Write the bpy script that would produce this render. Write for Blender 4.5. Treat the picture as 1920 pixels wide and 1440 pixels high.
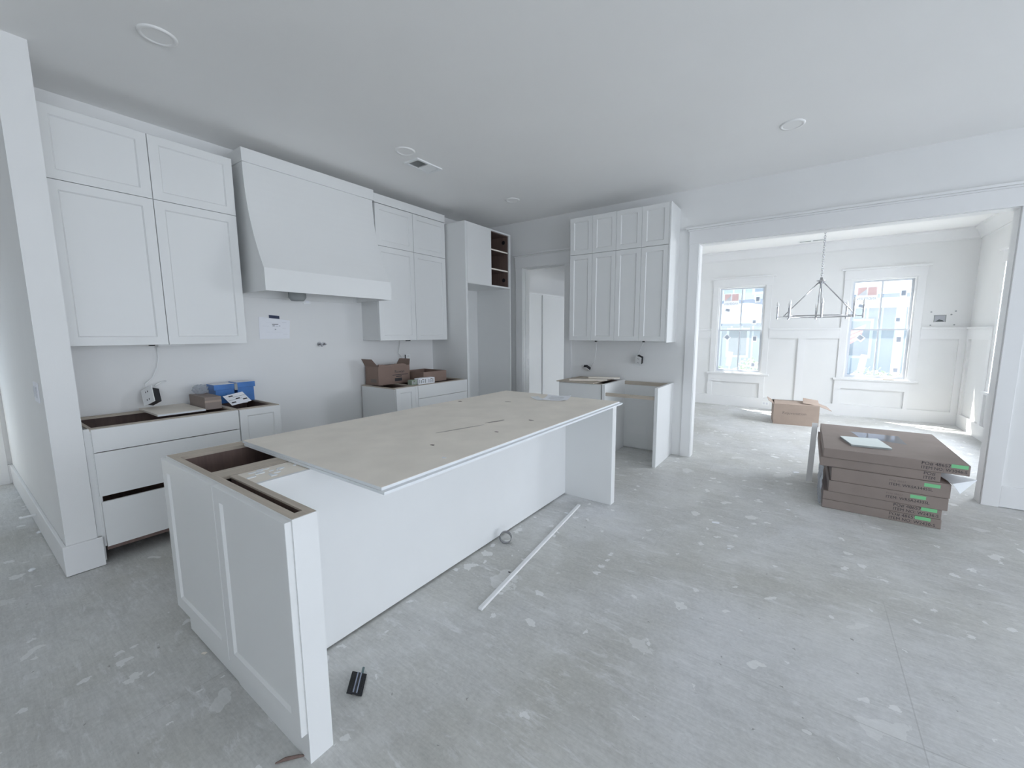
import bpy, bmesh, math, random
from mathutils import Vector, Matrix
random.seed(7)
for o in list(bpy.data.objects): bpy.data.objects.remove(o, do_unlink=True)
SC = bpy.context.scene
COL = SC.collection
PI = math.pi

# ------------------------------------------------------------------ camera
F_PX, CX, CY, EYE = 761.6328, 993.845, 721.07, 1.458
YAW, PITCH, ROLL = -0.59726914, 0.12511702, -0.00128544
cd = bpy.data.cameras.new('camera'); cam = bpy.data.objects.new('camera', cd); COL.objects.link(cam)
fw = Vector((math.sin(YAW)*math.cos(PITCH), math.cos(YAW)*math.cos(PITCH), -math.sin(PITCH)))
rt = Vector((math.cos(YAW), -math.sin(YAW), 0)); up = rt.cross(fw)
c_, s_ = math.cos(ROLL), math.sin(ROLL)
rt2 = c_*rt + s_*up; up2 = -s_*rt + c_*up
M = Matrix((rt2, up2, -fw)).transposed().to_4x4(); M.translation = (0, 0, EYE)
cam.matrix_world = M
cd.sensor_fit = 'HORIZONTAL'; cd.sensor_width = 36; cd.lens = F_PX/1920*36
cd.shift_x = (960-CX)/1920; cd.shift_y = (CY-720)/1920
cd.clip_start = .02; cd.clip_end = 300
SC.camera = cam

# ------------------------------------------------------------------ light and exposure
SC.view_settings.view_transform = 'Standard'; SC.view_settings.look = 'None'
SC.view_settings.gamma = 1; SC.view_settings.use_curve_mapping = False
SC.view_settings.exposure = -0.18
SC.cycles.max_bounces = 12; SC.cycles.diffuse_bounces = 8
W = bpy.data.worlds.new('sky'); SC.world = W; W.use_nodes = True
bg = W.node_tree.nodes['Background']; bg.inputs[0].default_value = (.68, .84, 1, 1); bg.inputs[1].default_value = 1.75
def area(name, loc, aim, sx, sy, power, color=(1, 1, 1)):
    l = bpy.data.lights.new(name, 'AREA'); l.shape = 'RECTANGLE'; l.size = sx; l.size_y = sy
    l.energy = power; l.color = color
    o = bpy.data.objects.new(name, l); COL.objects.link(o); o.location = loc
    o.rotation_euler = Vector(aim).to_track_quat('-Z', 'Y').to_euler()
    return o
sl = bpy.data.lights.new('sun', 'SUN'); sl.energy = 30; sl.angle = math.radians(.6); sl.color = (1, .95, .86)
sun = bpy.data.objects.new('sun_offscreen', sl); COL.objects.link(sun)
sun.rotation_euler = Vector((.50, -.40, -1)).to_track_quat('-Z', 'Y').to_euler()
# daylight through the living room glazing (the wide glass doors on the right hand wall, behind the camera's right)
for yc in (-2.2, .3, 2.8):
    area('window_living_offscreen', (5.80, yc, 1.25), (-1, 0, 0), 2.1, 2.3, 80, (.97, .965, 1))
# daylight through the dining room's side window
area('window_dining_side_offscreen', (2.85, 7.0, 2.15), (-1, 0, -.75), 2.0, 1.9, 265, (.92, .945, 1))

# ------------------------------------------------------------------ materials
MATS = {}
def mat(name, col, rough=.6, metal=0, noise=0, nscale=8, bump=0, bscale=60, spec=.5, col2=None, stretch=None, emit=None):
    if name in MATS: return MATS[name]
    m = bpy.data.materials.new(name); m.use_nodes = True; nt = m.node_tree; N = nt.nodes; L = nt.links
    b = N['Principled BSDF']; b.inputs['Base Color'].default_value = (*col, 1)
    b.inputs['Roughness'].default_value = rough; b.inputs['Metallic'].default_value = metal
    b.inputs['Specular IOR Level'].default_value = spec
    tc = N.new('ShaderNodeTexCoord'); src = tc.outputs['Object']
    if stretch:
        mp = N.new('ShaderNodeMapping'); mp.inputs['Scale'].default_value = stretch; L.new(src, mp.inputs[0]); src = mp.outputs[0]
    if noise or col2:
        n = N.new('ShaderNodeTexNoise'); n.inputs['Scale'].default_value = nscale; n.inputs['Detail'].default_value = 6
        L.new(src, n.inputs['Vector'])
        r = N.new('ShaderNodeValToRGB'); e = r.color_ramp.elements
        a = col; c2 = col2 if col2 else tuple(max(0, v*(1-noise)) for v in col)
        e[0].position = .3; e[1].position = .7
        e[0].color = (*c2, 1); e[1].color = (*a, 1)
        L.new(n.outputs[0], r.inputs[0]); L.new(r.outputs[0], b.inputs['Base Color'])
    if bump:
        n2 = N.new('ShaderNodeTexNoise'); n2.inputs['Scale'].default_value = bscale; n2.inputs['Detail'].default_value = 4
        L.new(src, n2.inputs['Vector'])
        bp = N.new('ShaderNodeBump'); bp.inputs['Strength'].default_value = bump; bp.inputs['Distance'].default_value = .004
        L.new(n2.outputs[0], bp.inputs['Height']); L.new(bp.outputs[0], b.inputs['Normal'])
    if emit:
        b.inputs['Emission Color'].default_value = (*col, 1); b.inputs['Emission Strength'].default_value = emit
    MATS[name] = m; return m
mat('wall', (.805, .805, .80), .75, noise=.03, nscale=2, bump=.06, bscale=160)
mat('ceiling', (.90, .895, .885), .85, noise=.02, nscale=1.5, bump=.05, bscale=120)
mat('trim', (.81, .81, .81), .45, noise=.015, nscale=4)
mat('cabinet', (.775, .78, .775), .42, noise=.015, nscale=3)
mat('primer', (.775, .78, .78), .7, noise=.03, nscale=3, bump=.04)
mat('mdf', (.87, .81, .725), .75, noise=.10, nscale=5, bump=.05)
mat('rawwood', (.56, .49, .41), .7, noise=.22, nscale=6, stretch=(1, 12, 12))
mat('rawwood_y', (.56, .49, .41), .7, noise=.22, nscale=6, stretch=(12, 1, 12))
mat('interior', (.20, .135, .115), .6, noise=.25, nscale=5, stretch=(10, 10, 1))
mat('cardboard', (.44, .345, .285), .8, noise=.10, nscale=6, bump=.05, bscale=40)
mat('cardboard_grey', (.30, .245, .22), .8, noise=.12, nscale=5, bump=.05, bscale=40)
mat('cardboard_brown', (.285, .20, .165), .8, noise=.12, nscale=6)
mat('ink', (.05, .045, .05), .7)
mat('ink_soft', (.20, .165, .15), .8)
mat('green_tape', (.22, .62, .30), .5)
mat('blue_box', (.075, .23, .60), .28, noise=.25, nscale=9)
mat('blue_tape', (.012, .022, .075), .5)
mat('paper', (.85, .86, .90), .7)
mat('chrome', (.52, .52, .54), .24, metal=1); mat('dull_steel', (.30, .30, .31), .4, metal=1)
mat('steel', (.55, .55, .56), .35, metal=1)
mat('bulb', (.93, .93, .93), .15)
mat('plastic', (.85, .86, .86), .35)
mat('black_plastic', (.015, .015, .018), .45)
mat('foam', (.80, .82, .84), .8, noise=.04, nscale=20)
mat('tile', (.84, .90, .88), .5, noise=.06, nscale=12)
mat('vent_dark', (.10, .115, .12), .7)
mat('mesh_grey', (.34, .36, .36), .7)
mat('siding', (.50, .585, .67), .8, noise=.06, nscale=3)
mat('roof', (.24, .30, .42), .9, noise=.2, nscale=9)
mat('shrub', (.34, .42, .30), .9, noise=.4, nscale=6)
mat('house_trim', (.74, .80, .86), .7); mat('ground', (.42, .42, .38), .95, noise=.2, nscale=1)
mat('red', (.60, .16, .16), .7)

mat('house_glass', (.30, .36, .44), .1)
mat('sash', (.62, .65, .70), .5)

def glass(name, tint, gl=.06, haze=0):
    m = bpy.data.materials.new(name); m.use_nodes = True; nt = m.node_tree; N = nt.nodes; L = nt.links
    N.remove(N['Principled BSDF']); out = N['Material Output']
    t = N.new('ShaderNodeBsdfTransparent'); t.inputs[0].default_value = (*tint, 1)
    g = N.new('ShaderNodeBsdfGlossy'); g.inputs['Roughness'].default_value = .03
    mx = N.new('ShaderNodeMixShader'); mx.inputs[0].default_value = gl
    L.new(t.outputs[0], mx.inputs[1]); L.new(g.outputs[0], mx.inputs[2]); last = mx
    if haze:
        tr = N.new('ShaderNodeBsdfTranslucent'); tr.inputs[0].default_value = (.9, .95, 1, 1)
        m2 = N.new('ShaderNodeMixShader'); m2.inputs[0].default_value = haze
        L.new(mx.outputs[0], m2.inputs[1]); L.new(tr.outputs[0], m2.inputs[2]); last = m2
    L.new(last.outputs[0], out.inputs[0]); MATS[name] = m; return m
def thin(name, col):
    m = bpy.data.materials.new(name); m.use_nodes = True; nt = m.node_tree; N = nt.nodes; L = nt.links
    N.remove(N['Principled BSDF']); d = N.new('ShaderNodeBsdfDiffuse'); t = N.new('ShaderNodeBsdfTranslucent'); mx = N.new('ShaderNodeMixShader')
    for q in (d, t): q.inputs[0].default_value = (*col, 1)
    mx.inputs[0].default_value = .10; L.new(d.outputs[0], mx.inputs[1]); L.new(t.outputs[0], mx.inputs[2]); L.new(mx.outputs[0], N['Material Output'].inputs[0]); MATS[name] = m
thin('label_red', (.94, .70, .68)); thin('sticker_grey', (.48, .52, .60)); thin('sticker_tan', (.92, .84, .84)); thin('sticker_paper', (.93, .94, .96)); thin('flag_red', (.85, .45, .45)); thin('flag_white', (.9, .9, .92))
glass('glass', (.96, .98, 1), .05, .05)
glass('film', (.94, .95, .97), .20, .30)

def floor_mat():
    m = bpy.data.materials.new('concrete'); m.use_nodes = True; nt = m.node_tree; N = nt.nodes; L = nt.links
    b = N['Principled BSDF']; b.inputs['Roughness'].default_value = .72
    tc = N.new('ShaderNodeTexCoord'); P = tc.outputs['Object']
    def mapn(sc, rot=0):
        mp = N.new('ShaderNodeMapping'); mp.inputs['Scale'].default_value = sc; mp.inputs['Rotation'].default_value = (0, 0, rot)
        L.new(P, mp.inputs[0]); return mp.outputs[0]
    def noise(v, scale, det=6, rough=.55, dist=0):
        n = N.new('ShaderNodeTexNoise'); n.inputs['Scale'].default_value = scale; n.inputs['Detail'].default_value = det
        n.inputs['Roughness'].default_value = rough; n.inputs['Distortion'].default_value = dist; L.new(v, n.inputs['Vector']); return n.outputs[0]
    def ramp(f, stops):
        r = N.new('ShaderNodeValToRGB'); e = r.color_ramp.elements
        e[0].position, e[0].color = stops[0][0], (*stops[0][1], 1); e[1].position, e[1].color = stops[-1][0], (*stops[-1][1], 1)
        for p, c in stops[1:-1]:
            x = e.new(p); x.color = (*c, 1)
        L.new(f, r.inputs[0]); return r.outputs[0]
    def mixc(fac, a, bcol, mode='MIX'):
        x = N.new('ShaderNodeMix'); x.data_type = 'RGBA'; x.blend_type = mode
        if isinstance(fac, float): x.inputs[0].default_value = fac
        else: L.new(fac, x.inputs[0])
        for i, v in ((6, a), (7, bcol)):
            if isinstance(v, tuple): x.inputs[i].default_value = (*v, 1)
            else: L.new(v, x.inputs[i])
        return x.outputs[2]
    def fmath(op, a, bv):
        x = N.new('ShaderNodeMath'); x.operation = op
        for i, v in ((0, a), (1, bv)):
            if isinstance(v, (int, float)): x.inputs[i].default_value = v
            else: L.new(v, x.inputs[i])
        return x.outputs[0]
    g = lambda v: (v, v*1.0, v*.99)
    base = ramp(noise(mapn((1, 1, 1)), 1.1, 8, .6), [(.3, (.50, .495, .485)), (.5, (.57, .57, .575)), (.7, (.62, .625, .645))])
    # long wiped streaks running across the boards
    st = ramp(noise(mapn((1.2, 3.2, 1), .35), 3.0, 9, .7, .6), [(.32, g(.90)), (.5, g(1)), (.70, g(1.06))])
    c = mixc(1.0, base, st, 'MULTIPLY')
    fine = ramp(noise(mapn((1, 1, 1)), 60, 4, .7), [(.25, g(.88)), (.75, g(1.1))])
    c = mixc(1.0, c, fine, 'MULTIPLY')
    # dirty dark scuffs
    sc = ramp(noise(mapn((1, 2.2, 1), .5), 7, 6, .65), [(.62, g(0)), (.76, g(.45))])
    c = mixc(sc, c, (.36, .355, .35))
    # plaster dust clouds
    du = ramp(noise(mapn((1, 1, 1)), 2.3, 9, .7, .3), [(.47, g(0)), (.68, g(.5))])
    c = mixc(du, c, (.72, .72, .725))
    tint = ramp(noise(mapn((1, 1, 1)), .8, 5, .6), [(.4, (.97, .965, .94)), (.62, (1, 1.0, 1.01))])
    c = mixc(1.0, c, tint, 'MULTIPLY')
    brush = ramp(noise(mapn((2.2, 26, 1), .42), 5, 6, .75, .2), [(.30, g(.90)), (.5, g(1)), (.72, g(1.09))])
    c = mixc(1.0, c, brush, 'MULTIPLY')
    smear = ramp(noise(mapn((1, 3.5, 1), .42), 5.5, 9, .75, .5), [(.55, g(0)), (.68, g(.6))])
    c = mixc(smear, c, (.78, .78, .785))
    pit = ramp(noise(mapn((1, 2, 1), .42), 24, 4, .6), [(.66, g(0)), (.74, g(.5))])
    c = mixc(pit, c, (.34, .335, .33))
    # splats of joint compound: round cells kept only for a few cells, edges broken by noise
    def splats(scale, rmin, keep, amt, col):
        v0 = mapn((1, 1, 0)); nn = N.new('ShaderNodeTexNoise'); nn.inputs['Scale'].default_value = scale*2.2; nn.inputs['Detail'].default_value = 5
        L.new(v0, nn.inputs['Vector'])
        va = N.new('ShaderNodeVectorMath'); va.operation = 'MULTIPLY_ADD'; va.inputs[1].default_value = (.9/scale,)*3
        L.new(nn.outputs[1], va.inputs[0]); L.new(v0, va.inputs[2])
        vo = N.new('ShaderNodeTexVoronoi'); vo.voronoi_dimensions = '2D'; vo.inputs['Scale'].default_value = scale; L.new(va.outputs[0], vo.inputs['Vector'])
        sep = N.new('ShaderNodeSeparateColor'); L.new(vo.outputs['Color'], sep.inputs[0])
        rad = fmath('MULTIPLY', sep.outputs[1], rmin)
        inside = fmath('LESS_THAN', vo.outputs['Distance'], rad)
        sel = fmath('LESS_THAN', sep.outputs[0], keep)
        f = fmath('MULTIPLY', fmath('MULTIPLY', inside, sel), amt)
        return f, col
    for a in ((2.3, .15, .22, .40, (.80, .80, .79)), (5, .20, .16, .55, (.86, .86, .85)), (11, .24, .13, .6, (.86, .86, .86)), (26, .13, .02, .6, (.2, .19, .18))):
        f, col = splats(*a); c = mixc(f, c, col)
    # seams between subfloor sheets
    sx = N.new('ShaderNodeSeparateXYZ'); L.new(mapn((1, 1, 1)), sx.inputs[0])
    wob = fmath('MULTIPLY', noise(mapn((1, 1, 1)), 2, 2), .05)
    for out_i, step, off in ((1, 2.44, .62), (0, 1.22, .38)):
        t = fmath('ADD', sx.outputs[out_i], off); t = fmath('ADD', t, wob) if out_i == 1 else t
        md = fmath('PINGPONG', t, step/2); ln = fmath('LESS_THAN', md, .0022)
        brk = ramp(noise(mapn((1, 1, 1)), 1.7, 3), [(.50, g(0)), (.60, g(.28))])
        c = mixc(fmath('MULTIPLY', ln, brk), c, (.22, .215, .21))
    L.new(c, b.inputs['Base Color'])
    bp = N.new('ShaderNodeBump'); bp.inputs['Strength'].default_value = .12; bp.inputs['Distance'].default_value = .004
    L.new(noise(mapn((1, 1, 1)), 35, 6, .7), bp.inputs['Height']); L.new(bp.outputs[0], b.inputs['Normal'])
    MATS['concrete'] = m
floor_mat()

# ------------------------------------------------------------------ mesh helpers
class MB:
    def __init__(s): s.v = []; s.f = []
    def box(s, x0, x1, y0, y1, z0, z1):
        b = len(s.v); x0, x1 = min(x0, x1), max(x0, x1); y0, y1 = min(y0, y1), max(y0, y1); z0, z1 = min(z0, z1), max(z0, z1)
        s.v += [(x0, y0, z0), (x1, y0, z0), (x1, y1, z0), (x0, y1, z0), (x0, y0, z1), (x1, y0, z1), (x1, y1, z1), (x0, y1, z1)]
        s.f += [[b+i for i in q] for q in ((0, 3, 2, 1), (4, 5, 6, 7), (0, 1, 5, 4), (1, 2, 6, 5), (2, 3, 7, 6), (3, 0, 4, 7))]
        return s
    def prism(s, pts, d):           # closed polygon (3d points) swept by vector d
        b = len(s.v); n = len(pts); d = Vector(d)
        s.v += [tuple(p) for p in pts] + [tuple(Vector(p)+d) for p in pts]
        s.f += [list(range(b+n-1, b-1, -1)), list(range(b+n, b+2*n))]
        for i in range(n):
            j = (i+1) % n; s.f.append([b+i, b+j, b+n+j, b+n+i])
        return s
    def tube(s, pts, r, n=8, cap=True):
        pts = [Vector(p) for p in pts]; rings = []
        for i, p in enumerate(pts):
            t = (pts[min(i+1, len(pts)-1)] - pts[max(i-1, 0)]).normalized()
            a = t.orthogonal().normalized() if i == 0 else (rings[-1][1] - t*rings[-1][1].dot(t)).normalized()
            rr = r[i] if isinstance(r, (list, tuple)) else r
            c = t.cross(a); b = len(s.v)
            s.v += [tuple(p + rr*(math.cos(2*PI*k/n)*a + math.sin(2*PI*k/n)*c)) for k in range(n)]
            rings.append((b, a))
        for i in range(len(pts)-1):
            b0, b1 = rings[i][0], rings[i+1][0]
            for k in range(n): s.f.append([b0+k, b0+(k+1) % n, b1+(k+1) % n, b1+k])
        if cap:
            s.f.append([rings[0][0]+k for k in range(n-1, -1, -1)]); s.f.append([rings[-1][0]+k for k in range(n)])
        return s
    def lathe(s, c, prof, n=20, cap=True):    # prof: (radius, z); axis z through c
        c = Vector(c); b = len(s.v)
        for r, z in prof: s.v += [(c.x+r*math.cos(2*PI*k/n), c.y+r*math.sin(2*PI*k/n), c.z+z) for k in range(n)]
        for i in range(len(prof)-1):
            for k in range(n): s.f.append([b+i*n+k, b+i*n+(k+1) % n, b+(i+1)*n+(k+1) % n, b+(i+1)*n+k])
        if cap and prof[0][0] > 1e-6: s.f.append([b+k for k in range(n-1, -1, -1)])
        if cap and prof[-1][0] > 1e-6: s.f.append([b+(len(prof)-1)*n+k for k in range(n)])
        return s
    def loops(s, loops, close_last=False):
        bs = []
        for lp in loops:
            bs.append(len(s.v)); s.v += [tuple(p) for p in lp]
        n = len(loops[0])
        for a, b in zip(bs, bs[1:]):
            for k in range(n): s.f.append([a+k, a+(k+1) % n, b+(k+1) % n, b+k])
        if close_last: s.f.append([bs[-1]+k for k in range(n)])
        return s
    def quad(s, *p):
        b = len(s.v); s.v += [tuple(q) for q in p]; s.f.append(list(range(b, b+len(p)))); return s

def wloc(p):
    v = Vector((0, 0, 0))
    while p is not None: v += p.location; p = p.parent
    return v
def link(name, me, m, parent=None, smooth=False, bevel=0):
    me.materials.append(MATS[m]) if m else None
    if smooth:
        for p in me.polygons: p.use_smooth = True
    o = bpy.data.objects.new(name, me); COL.objects.link(o)
    if parent is not None: o.parent = parent
    if bevel:
        b = o.modifiers.new('bevel', 'BEVEL'); b.width = bevel; b.segments = 2; b.limit_method = 'ANGLE'; b.angle_limit = math.radians(40)
    return o
def build(name, mb, m, parent=None, local=False, smooth=False, bevel=0, origin=None):
    """world-coordinate vertices; local=True: coordinates are the parent's own"""
    if origin is None:
        xs = [v[0] for v in mb.v]; ys = [v[1] for v in mb.v]; zs = [v[2] for v in mb.v]
        origin = Vector(((min(xs)+max(xs))/2, (min(ys)+max(ys))/2, min(zs)))
    origin = Vector(origin)
    me = bpy.data.meshes.new(name); me.from_pydata([tuple(Vector(v)-origin) for v in mb.v], [], mb.f)
    bm = bmesh.new(); bm.from_mesh(me); bmesh.ops.recalc_face_normals(bm, faces=bm.faces); bm.to_mesh(me); bm.free()
    o = link(name, me, m, parent, smooth, bevel)
    o.location = origin if (parent is None or local) else origin - wloc(parent)
    return o
def tag(o, label, cat, group=None, kind=None):
    o['label'] = label; o['category'] = cat
    if group: o['group'] = group
    if kind: o['kind'] = kind
    return o
def thing(name, loc, label, cat, group=None, rotz=0, kind=None):
    o = bpy.data.objects.new(name, None); COL.objects.link(o); o.location = loc; o.rotation_euler.z = rotz
    o.empty_display_size = .1
    return tag(o, label, cat, group, kind)
def bx(name, m, parent, *b, bevel=0, local=False): return build(name, MB().box(*b), m, parent, bevel=bevel, local=local)
def struct(name, mb, m, label, cat, bevel=0): return tag(build(name, mb, m, bevel=bevel), label, cat, kind='structure')
def text_mesh(s, size, extrude=0):
    cu = bpy.data.curves.new('lettering', 'FONT'); cu.body = s; cu.size = size; cu.align_x = 'LEFT'; cu.resolution_u = 2
    o = bpy.data.objects.new('lettering', cu); COL.objects.link(o)
    dg = bpy.context.evaluated_depsgraph_get(); me = bpy.data.meshes.new_from_object(o.evaluated_get(dg))
    bpy.data.objects.remove(o, do_unlink=True); return me
def text(name, s, size, m, parent, o, u, v, mirror=False):
    """flat lettering: o world origin, u reading direction, v up direction"""
    me = text_mesh(s, size); o = Vector(o); u = Vector(u).normalized(); v = Vector(v).normalized()
    if mirror:
        for q in me.vertices: q.co.x *= -1
    R3 = Matrix((u, v, u.cross(v))).transposed()
    for q in me.vertices: q.co = R3 @ q.co
    ob = link(name, me, m, parent); ob.location = o - (wloc(parent) if parent else Vector()); return ob

def shaker(parent, name, o, u, n, w, h, fwid=.057, t=.02, rec=.009, m='cabinet'):
    """framed door: o lower corner on the back plane, u width direction, n outward; panel is its sub-part"""
    o = Vector(o); u = Vector(u); n = Vector(n); z = Vector((0, 0, 1))
    def L(i, d): return [o+u*i+n*d+z*i, o+u*(w-i)+n*d+z*i, o+u*(w-i)+n*d+z*(h-i), o+u*i+n*d+z*(h-i)]
    mb = MB().loops([L(fwid+.006, 0), L(0, 0), L(0, t-.0015), L(.0015, t), L(fwid, t), L(fwid+.008, t-rec), L(fwid+.008, 0)])
    d = build(name, mb, m, parent)
    i = fwid+.007; a = o+u*i+z*i; b = o+u*(w-i)+z*(h-i)+n*(t-rec)
    pa = MB().box(min(a.x, b.x), max(a.x, b.x), min(a.y, b.y), max(a.y, b.y), a.z, b.z)
    build('door_panel', pa, m, d)
    return d

# ================================================================== STRUCTURE
XL, YR, CZ, YD = -4.24, 4.94, 3.04, 9.06       # kitchen back wall, far wall, ceiling, dining back wall
XW, XE, YS, XH = -6.4, 5.6, -4.1, -6.4
DXL, DXR = -2.2, 2.06
fl = struct('floor', MB().box(-6.6, 5.8, -4.3, 9.25, -.12, 0), 'concrete', 'grey unfinished floor spattered with white plaster', 'floor')
cl = struct('ceiling', MB().box(-6.6, -3.2, -4.3, 9.25, CZ, CZ+.12).box(-3.06, 5.8, -4.3, 9.25, CZ, CZ+.12).box(-3.2, -3.06, -4.3, 2.68, CZ, CZ+.12).box(-3.2, -3.06, 2.935, 9.25, CZ, CZ+.12), 'ceiling', 'flat pale grey painted ceiling', 'ceiling')
struct('wall_left', MB().box(XL-.13, XL, .465, YR+.13, 0, CZ), 'wall', 'white wall behind the range hood and wall cabinets', 'wall')
JD0, JD1, JDZ = -3.477, -2.785, 2.39           # pantry doorway
OP0, OP1, OPZ = -1.065, 1.315, 2.44            # wide cased opening
w = MB()
w.box(XL-.13, JD0-.02, YR, YR+.13, 0, CZ).box(JD0-.02, JD1+.02, YR, YR+.13, JDZ+.02, CZ).box(JD1+.02, OP0-.02, YR, YR+.13, .0, CZ)
w.box(OP0-.02, OP1+.02, YR, YR+.13, OPZ+.02, CZ).box(OP1+.02, 5.8, YR, YR+.13, 0, CZ)
struct('wall_far', w, 'wall', 'white wall with a pantry doorway and a wide cased opening', 'wall')
struct('wall_end', MB().box(XH-.1, -3.61, .335, .467, 0, CZ), 'wall', 'white wall ending beside the drawer cabinet, with a light switch', 'wall')
# hall end wall with a glazed door at its left
w = MB().box(XH-.14, XH, .30, .335, 0, CZ).box(XH-.14, XH, -.75, .30, 2.1, CZ).box(XH-.14, XH, -4.1, -.75, 0, CZ)
struct('wall_hall', w, 'wall', 'white wall at the end of the hallway', 'wall')
# living room shell behind the camera: glass doors on the right, windows behind
w = MB().box(5.6, 5.74, -4.1, -3.3, 0, CZ).box(5.6, 5.74, 3.95, YR, 0, CZ).box(5.6, 5.74, -3.3, 3.95, 2.42, CZ)
for y in (-1.05, 1.45): w.box(5.6, 5.74, y-.1, y+.1, 0, 2.42)
struct('wall_right', w, 'wall', 'white living room wall with wide glazed doors', 'wall')
w = MB().box(-6.5, 5.74, -4.24, -4.1, 2.42, CZ).box(-6.5, 5.74, -4.24, -4.1, 0, .78)
for a, b in ((-6.5, 1.45), (2.95, 5.74)): w.box(a, b, -4.24, -4.1, .78, 2.42)
struct('wall_near', w, 'wall', 'white living room wall with one window', 'wall')
# dining room shell
W1 = (-1.55, -.72); W2 = (.56, 1.40); WZ = (.67, 2.37)
w = MB().box(DXL-.13, W1[0], YD, YD+.14, 0, CZ).box(W1[1], W2[0], YD, YD+.14, 0, CZ).box(W2[1], DXR+.13, YD, YD+.14, 0, CZ)
for a in (W1, W2): w.box(a[0], a[1], YD, YD+.14, 0, WZ[0]).box(a[0], a[1], YD, YD+.14, WZ[1], CZ)
struct('wall_dining_back', w, 'wall', 'white panelled dining room wall with two windows', 'wall')
S3 = (6.1, 7.9)
w = MB().box(DXR, DXR+.14, YR+.13, S3[0], 0, CZ).box(DXR, DXR+.14, S3[1], YD, 0, CZ).box(DXR, DXR+.14, S3[0], S3[1], 0, WZ[0]).box(DXR, DXR+.14, S3[0], S3[1], WZ[1], CZ)
struct('wall_dining_right', w, 'wall', 'white dining room side wall with wainscot and sun streaks', 'wall')
struct('wall_dining_left', MB().box(DXL-.13, DXL, YR+.13, 5.7, 0, CZ).box(DXL-.13, DXL, 5.7, 7.9, 2.44, CZ).box(DXL-.13, DXL, 7.9, YD, 0, CZ), 'wall', 'white wall between the dining room and pantry with an added light opening', 'wall')  # unseen wall; doorway added so dining room daylight reaches the pantry
# pantry shell
struct('wall_pantry_left', MB().box(-4.5, -4.37, YR+.13, YD, 0, CZ), 'wall', 'bright white pantry wall above the tall cabinets', 'wall')
struct('wall_pantry_back', MB().box(-4.37, DXL-.13, YD-.3, YD-.17, 0, CZ), 'wall', 'white back wall of the pantry', 'wall')

# ---- trims
def trim(n, label, cat='trim'): return thing('trim_%d' % n, (0, 0, 0), label, cat, kind='structure')
t = trim(1, 'white craftsman casing around the wide opening to the dining room')
yc = YR-.02
bx('casing', 'trim', t, OP0-.11, OP0-.005, yc, YR, 0, OPZ+.005, bevel=.002); bx('casing', 'trim', t, OP1+.005, OP1+.11, yc, YR, 0, OPZ+.005, bevel=.002)
bx('head_casing', 'trim', t, OP0-.115, OP1+.115, yc-.004, YR, OPZ+.005, OPZ+.15, bevel=.002)
bx('head_bead', 'trim', t, OP0-.125, OP1+.125, yc-.014, YR, OPZ+.15, OPZ+.166, bevel=.003)
bx('head_cap', 'trim', t, OP0-.145, OP1+.145, yc-.032, YR, OPZ+.166, OPZ+.188, bevel=.003)
bx('jamb', 'trim', t, OP0-.0199, OP0, YR+.0002, YR+.13, 0, OPZ); bx('jamb', 'trim', t, OP1, OP1+.0199, YR+.0002, YR+.13, 0, OPZ)
bx('head_jamb', 'trim', t, OP0-.0199, OP1+.0199, YR+.0002, YR+.13, OPZ, OPZ+.0199)
bx('casing', 'trim', t, OP0-.11, OP0-.005, YR+.1302, YR+.15, 0, OPZ); bx('casing', 'trim', t, OP1+.005, OP1+.11, YR+.1302, YR+.15, 0, OPZ)
t = trim(2, 'white craftsman casing around the pantry doorway')
bx('casing', 'trim', t, JD0-.125, JD0-.005, yc, YR, 0, JDZ+.005, bevel=.002); bx('casing', 'trim', t, JD1+.005, JD1+.115, yc, YR, 0, JDZ+.005, bevel=.002)
bx('head_casing', 'trim', t, JD0-.13, JD1+.12, yc-.004, YR, JDZ+.005, JDZ+.16, bevel=.002)
bx('head_bead', 'trim', t, JD0-.14, JD1+.13, yc-.014, YR, JDZ+.16, JDZ+.176, bevel=.003)
bx('head_cap', 'trim', t, JD0-.16, JD1+.15, yc-.032, YR, JDZ+.176, JDZ+.2, bevel=.003)
bx('jamb', 'trim', t, JD0-.0199, JD0, YR+.0002, YR+.15, 0, JDZ); bx('jamb', 'trim', t, JD1, JD1+.0199, YR+.0002, YR+.15, 0, JDZ)
bx('head_jamb', 'trim', t, JD0-.0199, JD1+.0199, YR+.0002, YR+.15, JDZ, JDZ+.0199)
bx('door_stop', 'trim', t, JD0, JD0+.012, YR+.05, YR+.09, 0, JDZ-.012); bx('door_stop', 'trim', t, JD0, JD1, YR+.05, YR+.09, JDZ-.012, JDZ)
bx('hinge', 'steel', t, JD0, JD0+.004, YR+.095, YR+.13, .98, 1.08)
# baseboards
def base(side, label, *bs):
    t = thing('baseboard_'+side, (0, 0, 0), label, 'baseboard', kind='structure')
    for b in bs: bx('baseboard_board', 'trim', t, *b, bevel=.003)
    return t
b_ = base('end', 'tall white baseboard wrapping the wall end beside the drawers', (-3.61, -3.59, .317, .487, .004, .19), (XH, -3.61, .317, .335, .004, .19))
bx('shoe_block', 'trim', b_, -3.612, -3.60, .467, .487, .004, .19)
base('far', 'white baseboard right of the dining opening', (OP1+.11, 5.6, YR-.018, YR, .006, .185))
base('hall', 'white baseboard on the hallway end wall', (XH, XH+.018, .305, .335, 0, .19), (XH, XH+.018, -4.1, -.85, 0, .19))
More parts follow.
